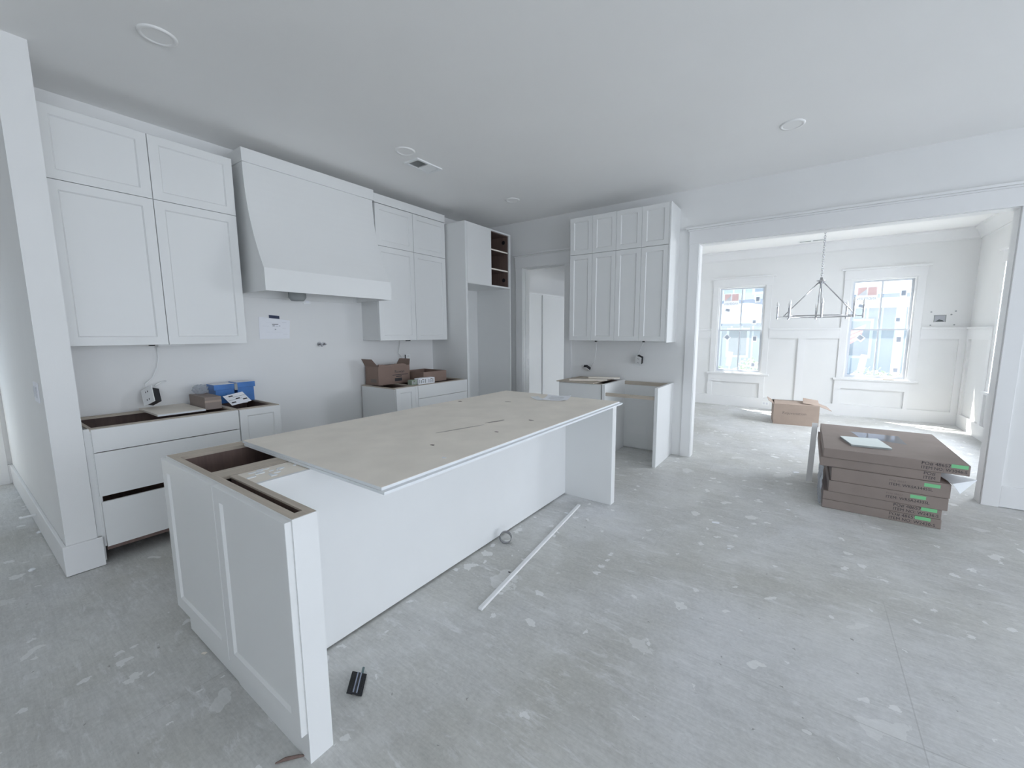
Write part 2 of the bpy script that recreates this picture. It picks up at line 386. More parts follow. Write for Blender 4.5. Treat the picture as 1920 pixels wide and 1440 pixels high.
# hall door glazing + casing
d = thing('door_1', (XH, -.22, 0), 'glazed white door at the end of the hallway', 'door', kind='structure')
bx('casing', 'trim', d, XH-.01, XH+.02, .21, .305, .0, 2.2, bevel=.002); bx('casing', 'trim', d, XH-.01, XH+.02, -.84, -.75, 0, 2.2)
bx('door_frame', 'trim', d, XH-.08, XH-.03, .11, .22, 0, 2.1); bx('door_frame', 'trim', d, XH-.08, XH-.03, -.75, -.62, 0, 2.1)
bx('bottom_rail', 'trim', d, XH-.08, XH-.03, -.62, .11, 0, .25); bx('pane', 'glass', d, XH-.06, XH-.054, -.62, .11, .25, 2.1)

# ---- dining windows
def window(n, x0, x1, label):
    win = thing('window_%d' % n, ((x0+x1)/2, YD, WZ[0]), label, 'window', kind='structure')
    z0, z1 = WZ; zm = 1.515; y = YD
    bx('side_casing', 'trim', win, x0-.10, x0, y-.02, y, z0, z1, bevel=.002); bx('side_casing', 'trim', win, x1, x1+.10, y-.02, y, z0, z1, bevel=.002)
    bx('head_casing', 'trim', win, x0-.105, x1+.105, y-.024, y, z1, z1+.15, bevel=.002)
    bx('head_cap', 'trim', win, x0-.15, x1+.15, y-.055, y, z1+.15, z1+.18, bevel=.004)
    bx('sill', 'trim', win, x0-.14, x1+.14, y-.05, y+.02, z0-.035, z0, bevel=.004)
    bx('frame', 'trim', win, x0, x0+.022, y, y+.12, z0, z1); bx('frame', 'trim', win, x1-.022, x1, y, y+.12, z0, z1)
    bx('frame', 'trim', win, x0+.022, x1-.022, y, y+.12, z1-.022, z1); bx('frame', 'trim', win, x0+.022, x1-.022, y, y+.12, z0, z0+.02)
    a, b = x0+.022, x1-.022; s = .034; xm = (a+b)/2
    for k, (ya, za, zb) in enumerate(((y+.075, zm-.012, z1-.022), (y+.038, z0+.02, zm+.014))):
        sash = bx('sash', 'sash', win, a, a+s, ya, ya+.035, za, zb)
        bx('sash_stile', 'sash', sash, b-s, b, ya, ya+.035, za, zb)
        bx('sash_rail', 'sash', sash, a+s, b-s, ya, ya+.035, zb-.026, zb); bx('sash_rail', 'sash', sash, a+s, b-s, ya, ya+.035, za, za+(.026 if k == 0 else .04))
        bx('muntin', 'sash', sash, xm-.011, xm+.011, ya+.004, ya+.030, za+.026, zb-.026)
        bx('pane', 'glass', sash, a+s, b-s, ya+.015, ya+.019, za+.02, zb-.02)
    return win, a+s, b-s, xm, zm, z0, z1
def sq(name, m, parent, x0, x1, ya, yb, z0, z1): return build(name, MB().quad((x0, ya, z0), (x1, ya, z0), (x1, ya, z1), (x0, ya, z1)), m, parent)
def stickers(win, a, b, xm, zm, z0, z1):
    """manufacturer labels stuck outside the panes, read mirrored from indoors"""
    y = YD+.093
    st = sq('sticker', 'sticker_paper', win, a+.03, xm-.05, y, y+.001, z1-.36, z1-.12)
    w0, w1 = a+.045, xm-.065; h = (w0+w1)/2
    ys = y-.0008
    sq('sticker_print', 'label_red', st, w0, h-.008, ys, y, z1-.27, z1-.135); sq('sticker_print', 'label_red', st, h+.008, w1, ys, y, z1-.27, z1-.135)
    build('sticker_print', MB().quad((w0, ys-.0004, z1-.27), (h-.008, ys-.0004, z1-.27), (h-.008, ys-.0004, z1-.16)), 'sticker_paper', st)
    tx = text('sticker_print', 'ANDERSEN', .062, 'sticker_grey', st, (w1, ys-.0005, z1-.345), (1, 0, 0), (0, 0, 1), mirror=True)
    wd = max(v.co.x for v in tx.data.vertices)-min(v.co.x for v in tx.data.vertices)
    tx.scale.x = (w1-w0)/wd
    def small(x, z, sx, sz, yy, m='sticker_grey', rot=0):
        s_ = sq('sticker', 'sticker_paper', win, x-sx, x+sx, yy, yy+.001, z-sz, z+sz); sq('sticker_print', m, s_, x-sx*.6, x+sx*.6, yy-.0008, yy, z-sz*.55, z+sz*.75)
        s_.rotation_euler.y = rot; return s_
    small(b-.085, z1-.26, .045, .06, y); small(b-.12, zm+.16, .04, .045, y); small(a+.10, z1-.45, .06, .035, y, rot=.25)
    y2 = YD+.052
    small(a+.10, zm-.13, .06, .05, y2, rot=.7); small(b-.09, zm-.17, .045, .06, y2); small(b-.09, z0+.16, .045, .05, y2)
    s_ = sq('sticker', 'sticker_tan', win, a+.13, a+.23, y2, y2+.001, z0+.13, z0+.42); s_.rotation_euler.y = .12
w1 = window(1, *W1, 'white double-hung dining window beside the pantry-side corner, stickers on panes'); stickers(*w1)
w2 = window(2, *W2, 'white double-hung dining window behind the chandelier, a shim on its sill'); stickers(*w2)
tag(bx('wood_shim', 'rawwood', None, 1.10, 1.24, YD-.046, YD-.01, WZ[0], WZ[0]+.012), 'small grey shim lying on the dining window sill', 'shim')
# side window of the dining room, only its casing corner shows
win = thing('window_3', (DXR, 7.0, WZ[0]), 'dining side window with white craftsman head casing', 'window', kind='structure')
bx('head_casing', 'trim', win, DXR-.024, DXR, S3[0]-.1, S3[1]+.11, WZ[1], WZ[1]+.15); bx('head_cap', 'trim', win, DXR-.055, DXR, S3[0]-.15, S3[1]+.15, WZ[1]+.15, WZ[1]+.18)
bx('side_casing', 'trim', win, DXR-.02, DXR, S3[1], S3[1]+.10, WZ[0], WZ[1]); bx('side_casing', 'trim', win, DXR-.02, DXR, S3[0]-.1, S3[0], WZ[0], WZ[1])
bx('sill', 'trim', win, DXR-.05, DXR+.02, S3[0]-.14, S3[1]+.14, WZ[0]-.035, WZ[0])
bx('pane', 'glass', win, DXR+.08, DXR+.085, S3[0], S3[1], WZ[0], WZ[1])
# living room glazing
win = thing('window_4', (5.66, .3, 0), 'wide glazed doors of the living room', 'window', kind='structure')
for y in (-3.3, -.95, 1.55):
    bx('pane', 'glass', win, 5.66, 5.665, y, y+2.25 if y < 1 else 3.95, 0, 2.42)
    bx('frame', 'trim', win, 5.64, 5.70, y+1.08, y+1.18, 0, 2.42)
win = thing('window_5', (0, -4.17, .78), 'window in the living room wall', 'window', kind='structure')
for a, b in ((1.45, 2.95),): bx('pane', 'glass', win, a, b, -4.18, -4.175, .78, 2.42)

# ---- dining wainscot: stiles, rails and chair rail over the flat wall
t = trim(3, 'white board and batten wainscot along the dining room back wall')
y0, y1 = YD-.03, YD
bx('baseboard_board', 'trim', t, DXL, DXR, y0, y1, 0, .20)
gaps = ((DXL, W1[0]-.1), (W1[1]+.1, W2[0]-.1), (W2[1]+.1, DXR))
for a, b in gaps:
    bx('chair_rail', 'trim', t, a, b, y0-.025, y1, 1.515, 1.55, bevel=.004); bx('top_rail', 'trim', t, a, b, y0, y1, 1.36, 1.515)
ST = ((-1.67, -1.587), (-.729, -.648), (.443, .546), (1.384, 1.44))
for a, b in ST: bx('stile', 'trim', t, a, b, y0, y1, .20, WZ[0]-.036)
for a, b in ((DXL, DXL+.1), (-.145, -.035), (DXR-.11, DXR-.031)): bx('stile', 'trim', t, a, b, y0, y1, .20, 1.36)
for a, b in ((-1.587, -.729), (.546, 1.384)): bx('apron_rail', 'trim', t, a, b, y0, y1, .485, WZ[0]-.036)
t = trim(4, 'white wainscot and baseboard on the dining room side wall')
x0, x1 = DXR-.03, DXR
bx('baseboard_board', 'trim', t, x0, x1, YR+.13, 8.50, 0, .195); bx('baseboard_board', 'trim', t, x0, x1, 8.50, YD-.031, 0, .195)
bx('chair_rail', 'trim', t, x0-.02, x1, S3[1]+.1, YD-.031, 1.515, 1.545, bevel=.004); bx('top_rail', 'trim', t, x0, x1, S3[1]+.1, YD-.031, 1.36, 1.515)
bx('stile', 'trim', t, x0, x1, 8.93, YD-.031, .195, 1.36); bx('stile', 'trim', t, x0, x1, 8.001, 8.1, .195, 1.36)
t = trim(5, 'white crown moulding around the dining room ceiling')
pr = [(0, 2.87), (0, 3.04), (-.11, 3.04), (-.11, 3.015), (-.085, 3.0), (-.03, 2.91), (-.018, 2.885), (-.018, 2.87)]
build('crown_run', MB().prism([(DXL, YD+d, z) for d, z in pr], (DXR-DXL, 0, 0)), 'trim', t)
build('crown_run', MB().prism([(DXR+d, YR+.13, z) for d, z in pr], (0, YD-YR-.13, 0)), 'trim', t)
build('crown_run', MB().prism([(DXL-d, YR+.13, z) for d, z in pr], (0, YD-YR-.13, 0)), 'trim', t)
build('crown_run', MB().prism([(DXL, YR+.13-d, z) for d, z in pr], (DXR-DXL, 0, 0)), 'trim', t)

# ================================================================== CABINETS
def wall_cabinet(y0, y1, label, name='wall_cabinet', frieze=None):
    """upper cabinet on the kitchen wall, doors facing +x: two columns, short doors over tall"""
    root = thing(name, (XL, (y0+y1)/2, 1.38), label, 'cabinet', 'wall cabinets flanking the hood')
    xb, z0, zg, z1 = -3.94, 1.38, 2.41, 2.85
    bx('carcass', 'cabinet', root, XL, xb, y0, y1, z0+.004, z1-.002, bevel=.001)
    g = .002; ym = (y0+y1)/2
    for a, b in ((y0, ym), (ym, y1)):
        shaker(root, 'door', (xb, a+g, z0), (0, 1, 0), (1, 0, 0), b-a-2*g, zg-z0-g)
        shaker(root, 'door', (xb, a+g, zg+g), (0, 1, 0), (1, 0, 0), b-a-2*g, z1-zg-2*g)
    if frieze:
        bx('frieze', 'cabinet', root, XL, xb+.022, y0-.002, y1+.002, z1+.004, frieze, bevel=.001)
    return root
r = wall_cabinet(.487, 1.512, 'white four-door wall cabinet between the wall end and the range hood')
bx('light_strip', 'plastic', r, -4.14, -4.10, .98, 1.14, 1.366, 1.384); bx('light_plug', 'black_plastic', r, -4.17, -4.14, .94, .97, 1.366, 1.384)
r = wall_cabinet(2.815, 3.835, 'white four-door wall cabinet with a flat frieze, between hood and refrigerator surround', frieze=2.945)
bx('light_plug', 'black_plastic', r, -4.16, -4.14, 3.35, 3.41, 1.366, 1.384)

# range hood
HY0, HY1 = 1.568, 2.763
hood = thing('range_hood', (XL, (HY0+HY1)/2, 1.805), 'white curved range hood cover over the empty range space', 'range hood')
prof = [(XL, 1.985), (-3.64, 1.985)]
for i in range(15):
    tt = i/14; z = 1.985+tt*(2.842-1.985)
    prof.append((-3.642 - .236*(1-(1-tt)**2.1), z))
prof.append((XL, 2.842))
build('hood_body', MB().prism([(x, HY0, z) for x, z in prof[1:]] + [(XL, HY0, 1.985)], (0, HY1-HY0, 0)), 'cabinet', hood)
bx('top_band', 'cabinet', hood, XL, -3.86, HY0-.008, HY1+.008, 2.842, 2.947, bevel=.0015)
ap = MB().box(-3.66, -3.632, HY0-.004, HY1+.004, 1.807, 1.987).box(XL, -3.66, HY0-.004, HY0+.02, 1.807, 1.987).box(XL, -3.66, HY1-.02, HY1+.004, 1.807, 1.987)
build('apron', ap, 'cabinet', hood)
bx('underside', 'cabinet', hood, XL, -3.66, HY0+.02, HY1-.02, 1.86, 1.88)
bx('back_cleat', 'cabinet', hood, XL, XL+.02, HY0+.02, HY1-.02, 1.79, 1.86)
build('duct_collar', MB().lathe((-4.06, 2.02, 1.77), [(.055, 0), (.075, .03), (.075, .09)], 18), 'mesh_grey', hood, smooth=True)
o = thing('wall_outlet', (XL, 2.195, 1.77), 'small white outlet on the wall under the hood', 'outlet')
bx('plate', 'plastic', o, XL, XL+.006, 2.16, 2.235, 1.755, 1.85, bevel=.002); bx('socket_face', 'paper', o, XL+.006, XL+.009, 2.18, 2.215, 1.77, 1.80); bx('socket_face', 'paper', o, XL+.006, XL+.009, 2.18, 2.215, 1.81, 1.84)

# refrigerator surround
RX, RY0, RY1, RT, RB = -3.6, 3.862, 4.80, 2.845, 2.095
fr = thing('refrigerator_surround', ((XL+RX)/2, (RY0+RY1)/2, 0), 'tall white refrigerator surround, half its upper cabinet open with brown shelves', 'cabinet')
bx('side_panel', 'cabinet', fr, XL, RX, RY0, RY0+.035, 0, RT, bevel=.0015); bx('side_panel', 'cabinet', fr, XL, RX, RY1-.02, RY1, 0, RT, bevel=.0015)
a, b = RY0+.037, RY1-.021
cx0 = XL; ym = 4.37
bx('cabinet_top', 'cabinet', fr, cx0, RX-.004, a, b, RT-.02, RT); bx('cabinet_bottom', 'cabinet', fr, cx0, RX-.004, a, b, RB, RB+.02)
bx('cabinet_back', 'interior', fr, cx0, cx0+.012, a, b, RB+.02, RT-.02); bx('cabinet_side', 'interior', fr, cx0+.012, RX-.022, b-.012, b, RB+.02, RT-.02)
bx('cabinet_side', 'interior', fr, cx0+.012, RX-.022, a, a+.012, RB+.02, RT-.02)
bx('interior_top', 'interior', fr, cx0+.012, RX-.03, a+.012, b-.012, RT-.026, RT-.02)
bx('face_stile', 'cabinet', fr, RX-.022, RX-.002, b-.014, b, RB+.02, RT-.02)
for z in (2.345, 2.60):
    s_ = bx('shelf', 'interior', fr, cx0+.012, RX-.03, a+.012, b-.012, z-.018, z); bx('shelf_edge', 'mdf', s_, RX-.03, RX-.026, a+.012, b-.014, z-.018, z)
for z in (2.22, 2.745): build('hinge_cup', MB().tube([(RX-.10, b-.0125, z), (RX-.10, b-.016, z)], .028, 16), 'black_plastic', fr)
dr = MB().box(RX-.02, RX, a, ym, RB+.006, RT-.006); build('door', dr, 'cabinet', fr, bevel=.0015)
bx('door_edge', 'cabinet', fr, RX-.022, RX-.02, a, a+.012, RB+.02, RT-.02)
bx('wall_filler', 'cabinet', fr, XL, XL+.012, a, b, .0, RB)

def base_carcass(root, y0, y1, xf=-3.62, toe=.113, back=True):
    """open topped base cabinet: white sides, brown inside, raw wooden top rims"""
    z1 = .862
    bx('side', 'cabinet', root, XL+.024, xf, y0, y0+.016, toe, z1); bx('side', 'cabinet', root, XL+.024, xf, y1-.016, y1, toe, z1)
    bx('bottom', 'interior', root, XL+.024, xf, y0+.016, y1-.016, toe, toe+.016); bx('back', 'interior', root, XL+.024, XL+.034, y0+.016, y1-.016, toe+.016, z1)
    bx('lining', 'interior', root, XL+.034, xf, y0+.016, y0+.018, toe+.016, z1); bx('lining', 'interior', root, XL+.034, xf, y1-.018, y1-.016, toe+.016, z1)
    bx('rim', 'rawwood_y', root, xf-.06, xf, y0, y1, z1, .874); bx('rim', 'rawwood_y', root, XL+.024, XL+.094, y0, y1, z1, .874)
    bx('rim', 'rawwood', root, XL+.094, xf-.06, y0, y0+.017, z1, .874); bx('rim', 'rawwood', root, XL+.094, xf-.06, y1-.017, y1, z1, .874)
    bx('toe_kick', 'interior', root, xf-.42, xf-.405, y0, y1, 0, toe)
BX = -3.62
r = thing('drawer_base_cabinet', ((XL+BX)/2, .9, 0), 'white three-drawer base cabinet beside the wall end, lowest drawer dropped', 'cabinet')
base_carcass(r, .497, 1.288)
bx('drawer_front', 'cabinet', r, BX, -3.60, .500, 1.285, .728, .872, bevel=.0015); bx('drawer_front', 'cabinet', r, BX, -3.60, .500, 1.285, .444, .722, bevel=.0015)
d = bx('drawer_front', 'cabinet', r, BX+.003, -3.597, .505, 1.285, .113, .407, bevel=.0015)
bx('drawer_edge', 'interior', d, BX-.012, BX+.003, .505, 1.285, .085, .40)
bx('filler_strip', 'cabinet', r, -3.66, BX-.005, .470, .497, .02, .874)
r = thing('narrow_base_cabinet', ((XL+BX)/2, 1.43, 0), 'narrow white one-door base cabinet left of the empty range space', 'cabinet')
base_carcass(r, 1.290, 1.590); shaker(r, 'door', (BX, 1.293, .113), (0, 1, 0), (1, 0, 0), .295, .757, .05)
r = thing('narrow_base_cabinet', ((XL+BX)/2, 2.9, 0), 'narrow white one-door base cabinet right of the empty range space', 'cabinet')
base_carcass(r, 2.748, 3.045); shaker(r, 'door', (BX, 2.751, .113), (0, 1, 0), (1, 0, 0), .255, .757, .05)
bx('filler_strip', 'cabinet', r, BX, -3.602, 3.008, 3.045, .113, .87)
r = thing('drawer_base_cabinet', ((XL+BX)/2, 3.45, 0), 'white slab-drawer base cabinet against the refrigerator surround', 'cabinet')
base_carcass(r, 3.047, 3.858)
bx('drawer_front', 'cabinet', r, BX, -3.60, 3.050, 3.850, .725, .872, bevel=.0015); bx('drawer_front', 'cabinet', r, BX, -3.60, 3.050, 3.850, .42, .721, bevel=.0015)
bx('drawer_front', 'cabinet', r, BX, -3.60, 3.050, 3.850, .113, .416, bevel=.0015)

# ---- beverage station on the far wall
BU0, BU1, BUY = -2.512, -1.308, 4.60
r = thing('wall_cabinet', ((BU0+BU1)/2, YR, 1.37), 'white eight-door wall cabinet between the pantry doorway and dining opening', 'cabinet')
bx('carcass', 'cabinet', r, BU0, BU1, BUY, YR, 1.372, 2.848, bevel=.001)
wd = (BU1-BU0)/4
for i in range(4):
    xa = BU0+i*wd+.0015
    shaker(r, 'door', (xa, BUY, 1.37), (1, 0, 0), (0, -1, 0), wd-.003, 2.41-1.372, .052)
    shaker(r, 'door', (xa, BUY, 2.413), (1, 0, 0), (0, -1, 0), wd-.003, 2.848-2.413, .052)
bx('end_panel', 'cabinet', r, BU1, BU1+.018, BUY-.022, YR, 1.355, 2.85, bevel=.0015)
bx('light_strip', 'plastic', r, -1.60, -1.37, 4.78, 4.81, 1.358, 1.372); bx('light_plug', 'black_plastic', r, -1.635, -1.61, 4.79, 4.82, 1.352, 1.372); bx('light_plug', 'black_plastic', r, -2.255, -2.235, 4.79, 4.82, 1.352, 1.372)
BY = 4.31
r = thing('base_cabinet', (-2.21, YR, 0), 'white base cabinet beside the pantry doorway, covered by a loose board', 'cabinet')
bx('side', 'cabinet', r, -2.50, -2.484, BY+.02, YR-.03, .1, .872); bx('side', 'cabinet', r, -1.94, -1.924, BY+.02, YR-.03, .1, .872)
bx('bottom', 'interior', r, -2.484, -1.94, BY+.02, YR-.03, .1, .116); bx('back', 'interior', r, -2.484, -1.94, YR-.04, YR-.03, .116, .862)
bx('rim', 'rawwood', r, -2.484, -1.94, BY+.02, BY+.08, .86, .872)
bx('lining', 'interior', r, -2.484, -2.482, BY+.08, YR-.04, .116, .86); bx('lining', 'interior', r, -1.942, -1.94, BY+.08, YR-.04, .116, .86)
bx('door', 'cabinet', r, -2.50, -1.94, BY, BY+.02, .1, .868, bevel=.0015); bx('toe_kick', 'interior', r, -2.5, -1.93, BY+.09, BY+.10, 0, .1)
r = thing('appliance_bay', (-1.6, YR, 0), 'open white appliance bay of two tall panels joined by wooden cleats', 'cabinet')
bx('end_panel', 'cabinet', r, -1.318, -1.282, BY, YR-.001, 0, .876, bevel=.0015); bx('divider_panel', 'cabinet', r, -1.922, -1.886, BY-.012, YR-.001, 0, .876, bevel=.0015)
bx('back_cleat', 'rawwood', r, -1.886, -1.318, YR-.025, YR-.002, .818, .862); bx('front_cleat', 'rawwood', r, -1.886, -1.318, BY+.01, BY+.04, .742, .778)
bx('back_board', 'cabinet', r, -1.886, -1.318, YR-.02, YR-.002, .018, .818)
bx('patch_plate', 'wall', r, -1.84, -1.60, YR-.023, YR-.02, .20, .30)

# ---- island
IX0, IX1, IB, IY0 = -2.515, -1.307, -1.743, .583
isl = thing('kitchen_island', (-2.0, 1.9, 0), 'long white kitchen island with panelled end, open top and seating overhang legs', 'island')
sk = [(IX0, IY0, .876), (IX0, IY0, .125), (IX0+.03, IY0, .112), (IX0+.085, IY0, .10), (IX0+.085, IY0, .008), (-1.88, IY0, .008), (-1.87, IY0, 0), (IX1, IY0, 0), (IX1, IY0, .876)]
build('end_panel', MB().prism(sk, (0, .017, 0)), 'cabinet', isl)
shaker(isl, 'end_door', (IX0, IY0, .112), (1, 0, 0), (0, -1, 0), -1.897-IX0, .758, .062)
shaker(isl, 'end_door', (-1.893, IY0, .112), (1, 0, 0), (0, -1, 0), IX1-.004+1.893, .758, .058)
bx('inner_post_panel', 'cabinet', isl, IB, IX1, .645, .662, 0, .874); bx('post_end', 'primer', isl, IX1+.0002, IX1+.004, IY0, .6625, 0, .8765)
bx('post_edge', 'rawwood', isl, -1.93, IX1, .638, .662, .870, .8772); bx('post_edge', 'rawwood', isl, IX0, IX1-.001, IY0+.002, .612, .870, .8772)
bx('post_edge', 'rawwood', isl, IX1-.04, IX1-.001, .612, .638, .870, .8772)
bx('slot_lining', 'interior', isl, -1.93, IX1-.016, .6, .603, .2, .874); bx('slot_lining', 'interior', isl, -1.93, IX1-.016, .642, .645, .2, .874)
bx('back_panel', 'primer', isl, IB-.016, IB, .662, 3.13, .012, .875)
bx('far_leg_panel', 'cabinet', isl, IB-.02, IX1+.01, 3.13, 3.205, 0, .874, bevel=.0015)
bx('front_face', 'cabinet', isl, IX0-.02, IX0, .6, 3.20, .11, .874); bx('toe_kick', 'cabinet', isl, IX0+.07, IX0+.085, .6, 3.20, 0, .11)
bx('far_side', 'cabinet', isl, IX0, IB-.02, 3.11, 3.128, .11, .874)
for nm, b in (('interior_wall', (-2.43, -2.42, .614, 1.5, .12, .862)), ('interior_wall', (-2.05, -2.04, .614, 1.5, .12, .862)), ('interior_wall', (-2.42, -2.05, .602, .614, .12, .862)), ('interior_wall', (-2.42, -2.05, 1.2, 1.21, .12, .862)), ('interior_floor', (-2.42, -2.05, .614, 1.2, .11, .12))):
    bx(nm, 'interior', isl, *b)
bx('rim', 'rawwood_y', isl, IX0, -2.425, .612, 1.3, .862, .877); bx('rim', 'rawwood_y', isl, -2.045, -1.945, .612, 1.3, .862, .877)
bx('raw_back_edge', 'mdf', isl, -1.935, IB-.016, .664, 1.3, .85, .874)
gl = MB()
for i in range(16):
    x = random.uniform(-1.92, -1.78); y = random.uniform(.68, .90); a = random.uniform(.004, .014); b = random.uniform(.004, .02)
    ang = random.uniform(0, 6); pts = []
    for k in range(7):
        q = 2*PI*k/7+ang; rr = random.uniform(.7, 1.2); pts.append((x+a*rr*math.cos(q), y+b*rr*math.sin(q), .874))
    gl.prism(pts, (0, 0, .003))
o = build('glue_lumps', gl, 'foam', isl); o['kind'] = 'stuff'
# island work boards
tag(bx('fibreboard_sheet', 'foam', None, -2.395, -1.228, .868, 3.165, .8775, .889), 'white-edged lower board laid over the island under the tan board', 'board')
top = build('fibreboard_sheet', MB().box(-2.42, -1.248, .872, 3.14, .8892, .902), 'mdf', bevel=.001)
tag(top, 'large tan fibreboard sheet covering the island, scuffed with dark marks', 'board')
bx('pale_edge', 'foam', top, -1.2478, -1.2466, .872, 3.14, .890, .901); bx('pale_edge', 'foam', top, -2.42, -1.248, .8705, .8718, .890, .901)
def blob(name, m, parent, x, y, z, rx, ry, rot=0, n=11, h=.0006, jit=.25):
    pts = []
    for k in range(n):
        q = 2*PI*k/n; rr = 1+random.uniform(-jit, jit); px, py = rx*rr*math.cos(q), ry*rr*math.sin(q)
        pts.append((x+px*math.cos(rot)-py*math.sin(rot), y+px*math.sin(rot)+py*math.cos(rot), z))
    return build(name, MB().prism(pts, (0, 0, h)), m, parent)
for x, y, a, b, rr in ((-1.524, 1.368, .014, .009, 0), (-1.431, 1.764, .012, .008, 0), (-1.441, 2.132, .02, .008, 0), (-2.343, 2.418, .02, .012, 0), (-2.0, 2.62, .03, .01, .4)):
    blob('scuff', 'ink_soft', top, x, y, .902, a, b, rr)
mat('smudge', (.40, .36, .32), .8)
blob('scuff', 'smudge', top, -1.614, 1.96, .902, .07, .012, 1.25, 15); blob('scuff', 'smudge', top, -1.60, 2.0, .9021, .05, .01, 1.5, 11); blob('scuff', 'smudge', top, -1.655, 1.70, .902, .16, .007, 1.3, 15, jit=.15)
blob('scuff', 'foam', top, -1.323, 1.251, .902, .012, .008)
def sheet(name, m, cx_, cy_, z, w, l, rot, label, cat, lift=.0, thick=.0008):
    """thin sheet of paper with slightly lifted corners"""
    r = thing(name, (cx_, cy_, z), label, cat, rotz=rot); mb = MB(); n = 6; top_ = []
    for i in range(n+1):
        for j in range(n+1):
            u, v = i/n-.5, j/n-.5; top_.append((u*w, v*l, thick+lift*(abs(u*2)**3*abs(v*2)**2)))
    bot = [(x, y, max(0, zz-thick)) for x, y, zz in top_]; mb.v = top_+bot; N1 = (n+1)**2
    for i in range(n):
        for j in range(n):
            a = i*(n+1)+j; mb.f.append([a, a+n+1, a+n+2, a+1]); mb.f.append([N1+a, N1+a+1, N1+a+n+2, N1+a+n+1])
    per = [i*(n+1) for i in range(n+1)] + [n*(n+1)+j for j in range(1, n+1)] + [i*(n+1)+n for i in range(n-1, -1, -1)] + [j for j in range(n-1, 0, -1)]
    for a, b in zip(per, per[1:]+per[:1]): mb.f.append([a, b, N1+b, N1+a])
    build('page', mb, m, r, local=True); return r
r = sheet('paper_sheet', 'paper', -1.76, 3.0, .9036, .21, .28, .35, 'white printed paper lying on the tan island board', 'paper', .008)
for k in range(5): build('print_line', MB().box(-.07, .06, -.1+k*.04, -.092+k*.04, .0009, .0012), 'mesh_grey', r, local=True)
sheet('paper_sheet', 'foam', -1.895, 2.90, .9022, .07, .2, .9, 'narrow white paper half under the printed paper on the island', 'paper', .004)

# ================================================================== COUNTERTOP THINGS (left of hood)
r = thing('scrap_board', (-4.0, 1.0, .8745), 'flat grey board laid across the open drawer cabinet', 'board')
bx('board_face', 'mdf', r, -4.235, -3.775, .855, 1.135, .8745, .889, bevel=.0015); bx('pale_edge', 'foam', r, -3.775, -3.773, .855, 1.135, .8755, .888)
r = thing('small_carton', (-3.98, 1.19, .874), 'small plain brown carton beside the blue boxes on the counter', 'carton')
bx('carton_body', 'cardboard_grey', r, -4.13, -3.80, 1.142, 1.25, .8745, .972, bevel=.002); bx('tape_strip', 'cardboard', r, -3.80, -3.7992, 1.142, 1.25, .93, .945)
bx('lid_seam', 'cardboard_grey', r, -4.13, -3.80, 1.194, 1.198, .972, .9725)
r = thing('crumpled_bag', (-4.07, 1.2, .9722), 'crumpled translucent plastic bag on the small brown carton', 'bag')
bm = bmesh.new(); bmesh.ops.create_icosphere(bm, subdivisions=3, radius=1)
for v in bm.verts:
    q = v.co*1.0; k = 1+.22*math.sin(9*q.x+3*q.y)*math.cos(7*q.z+2*q.x)+random.uniform(-.06, .06)
    v.co = Vector((q.x*.06*k, q.y*.05*k, max(0, (q.z*.038+.034))*k))
me = bpy.data.meshes.new('bag_skin'); bm.to_mesh(me); bm.free(); link('bag_skin', me, 'film', r)
def blue_box(name, x0, x1, y0, y1, z0, z1, label):
    r = thing(name, ((x0+x1)/2, (y0+y1)/2, z0), label, 'box', 'blue boxes on the counter')
    bx('tray', 'blue_box', r, x0+.006, x1-.006, y0+.01, y1-.01, z0, z1-.02, bevel=.002)
    bx('lid', 'blue_box', r, x0, x1, y0, y1, z1-.045, z1, bevel=.002); return r
bx('lid_top', 'paper', blue_box('blue_box', -4.2, -4.04, 1.285, 1.44, .8745, 1.035, 'glossy blue lidded box by the small brown carton'), -4.198, -4.042, 1.287, 1.438, 1.035, 1.0355)
bx('lid_top', 'paper', blue_box('blue_box', -4.2, -4.04, 1.445, 1.59, .8745, 1.042, 'glossy blue lidded box by the empty range space'), -4.198, -4.042, 1.447, 1.588, 1.042, 1.0425)
r = thing('label_tag', (-4.0, 1.44, 1.0), 'dark tag strap between the two blue boxes', 'tag'); bx('strap', 'mesh_grey', r, -4.039, -4.035, 1.43, 1.452, .98, 1.036)
r = thing('hardware_card', (-3.97, 1.37, .875), 'white instruction card with black print leaning on the blue boxes', 'card')
def card(r, o, u, v, w, h, m='paper', prints=()):
    o = Vector(o); u = Vector(u).normalized(); v = Vector(v).normalized(); n = u.cross(v)
    c = build('card_face', MB().prism([o, o+u*w, o+u*w+v*h, o+v*h], n*.0012), m, r)
    for (a, b, cw, ch) in prints:
        q = o+u*a+v*b+n*.0013; build('card_print', MB().prism([q, q+u*cw, q+u*cw+v*ch, q+v*ch], n*.0004), 'ink', c)
pr_ = [(.015, .02, .03, .012), (.06, .05, .03, .012), (.03, .085, .03, .012), (.1, .03, .03, .012), (.01, .05, .09, .002), (.05, .075, .09, .002)]
card(r, (-3.85, 1.335, .876), (.12, 1, .18), (-.72, -.35, .75), .14, .11, prints=pr_)
r = thing('hardware_card', (-3.95, 1.42, .876), 'plain white card with one printed line behind the instruction card', 'card')
card(r, (-3.93, 1.36, .876), (.0, 1, .0), (-.75, 0, .8), .12, .10, prints=[(.02, .07, .07, .003)])
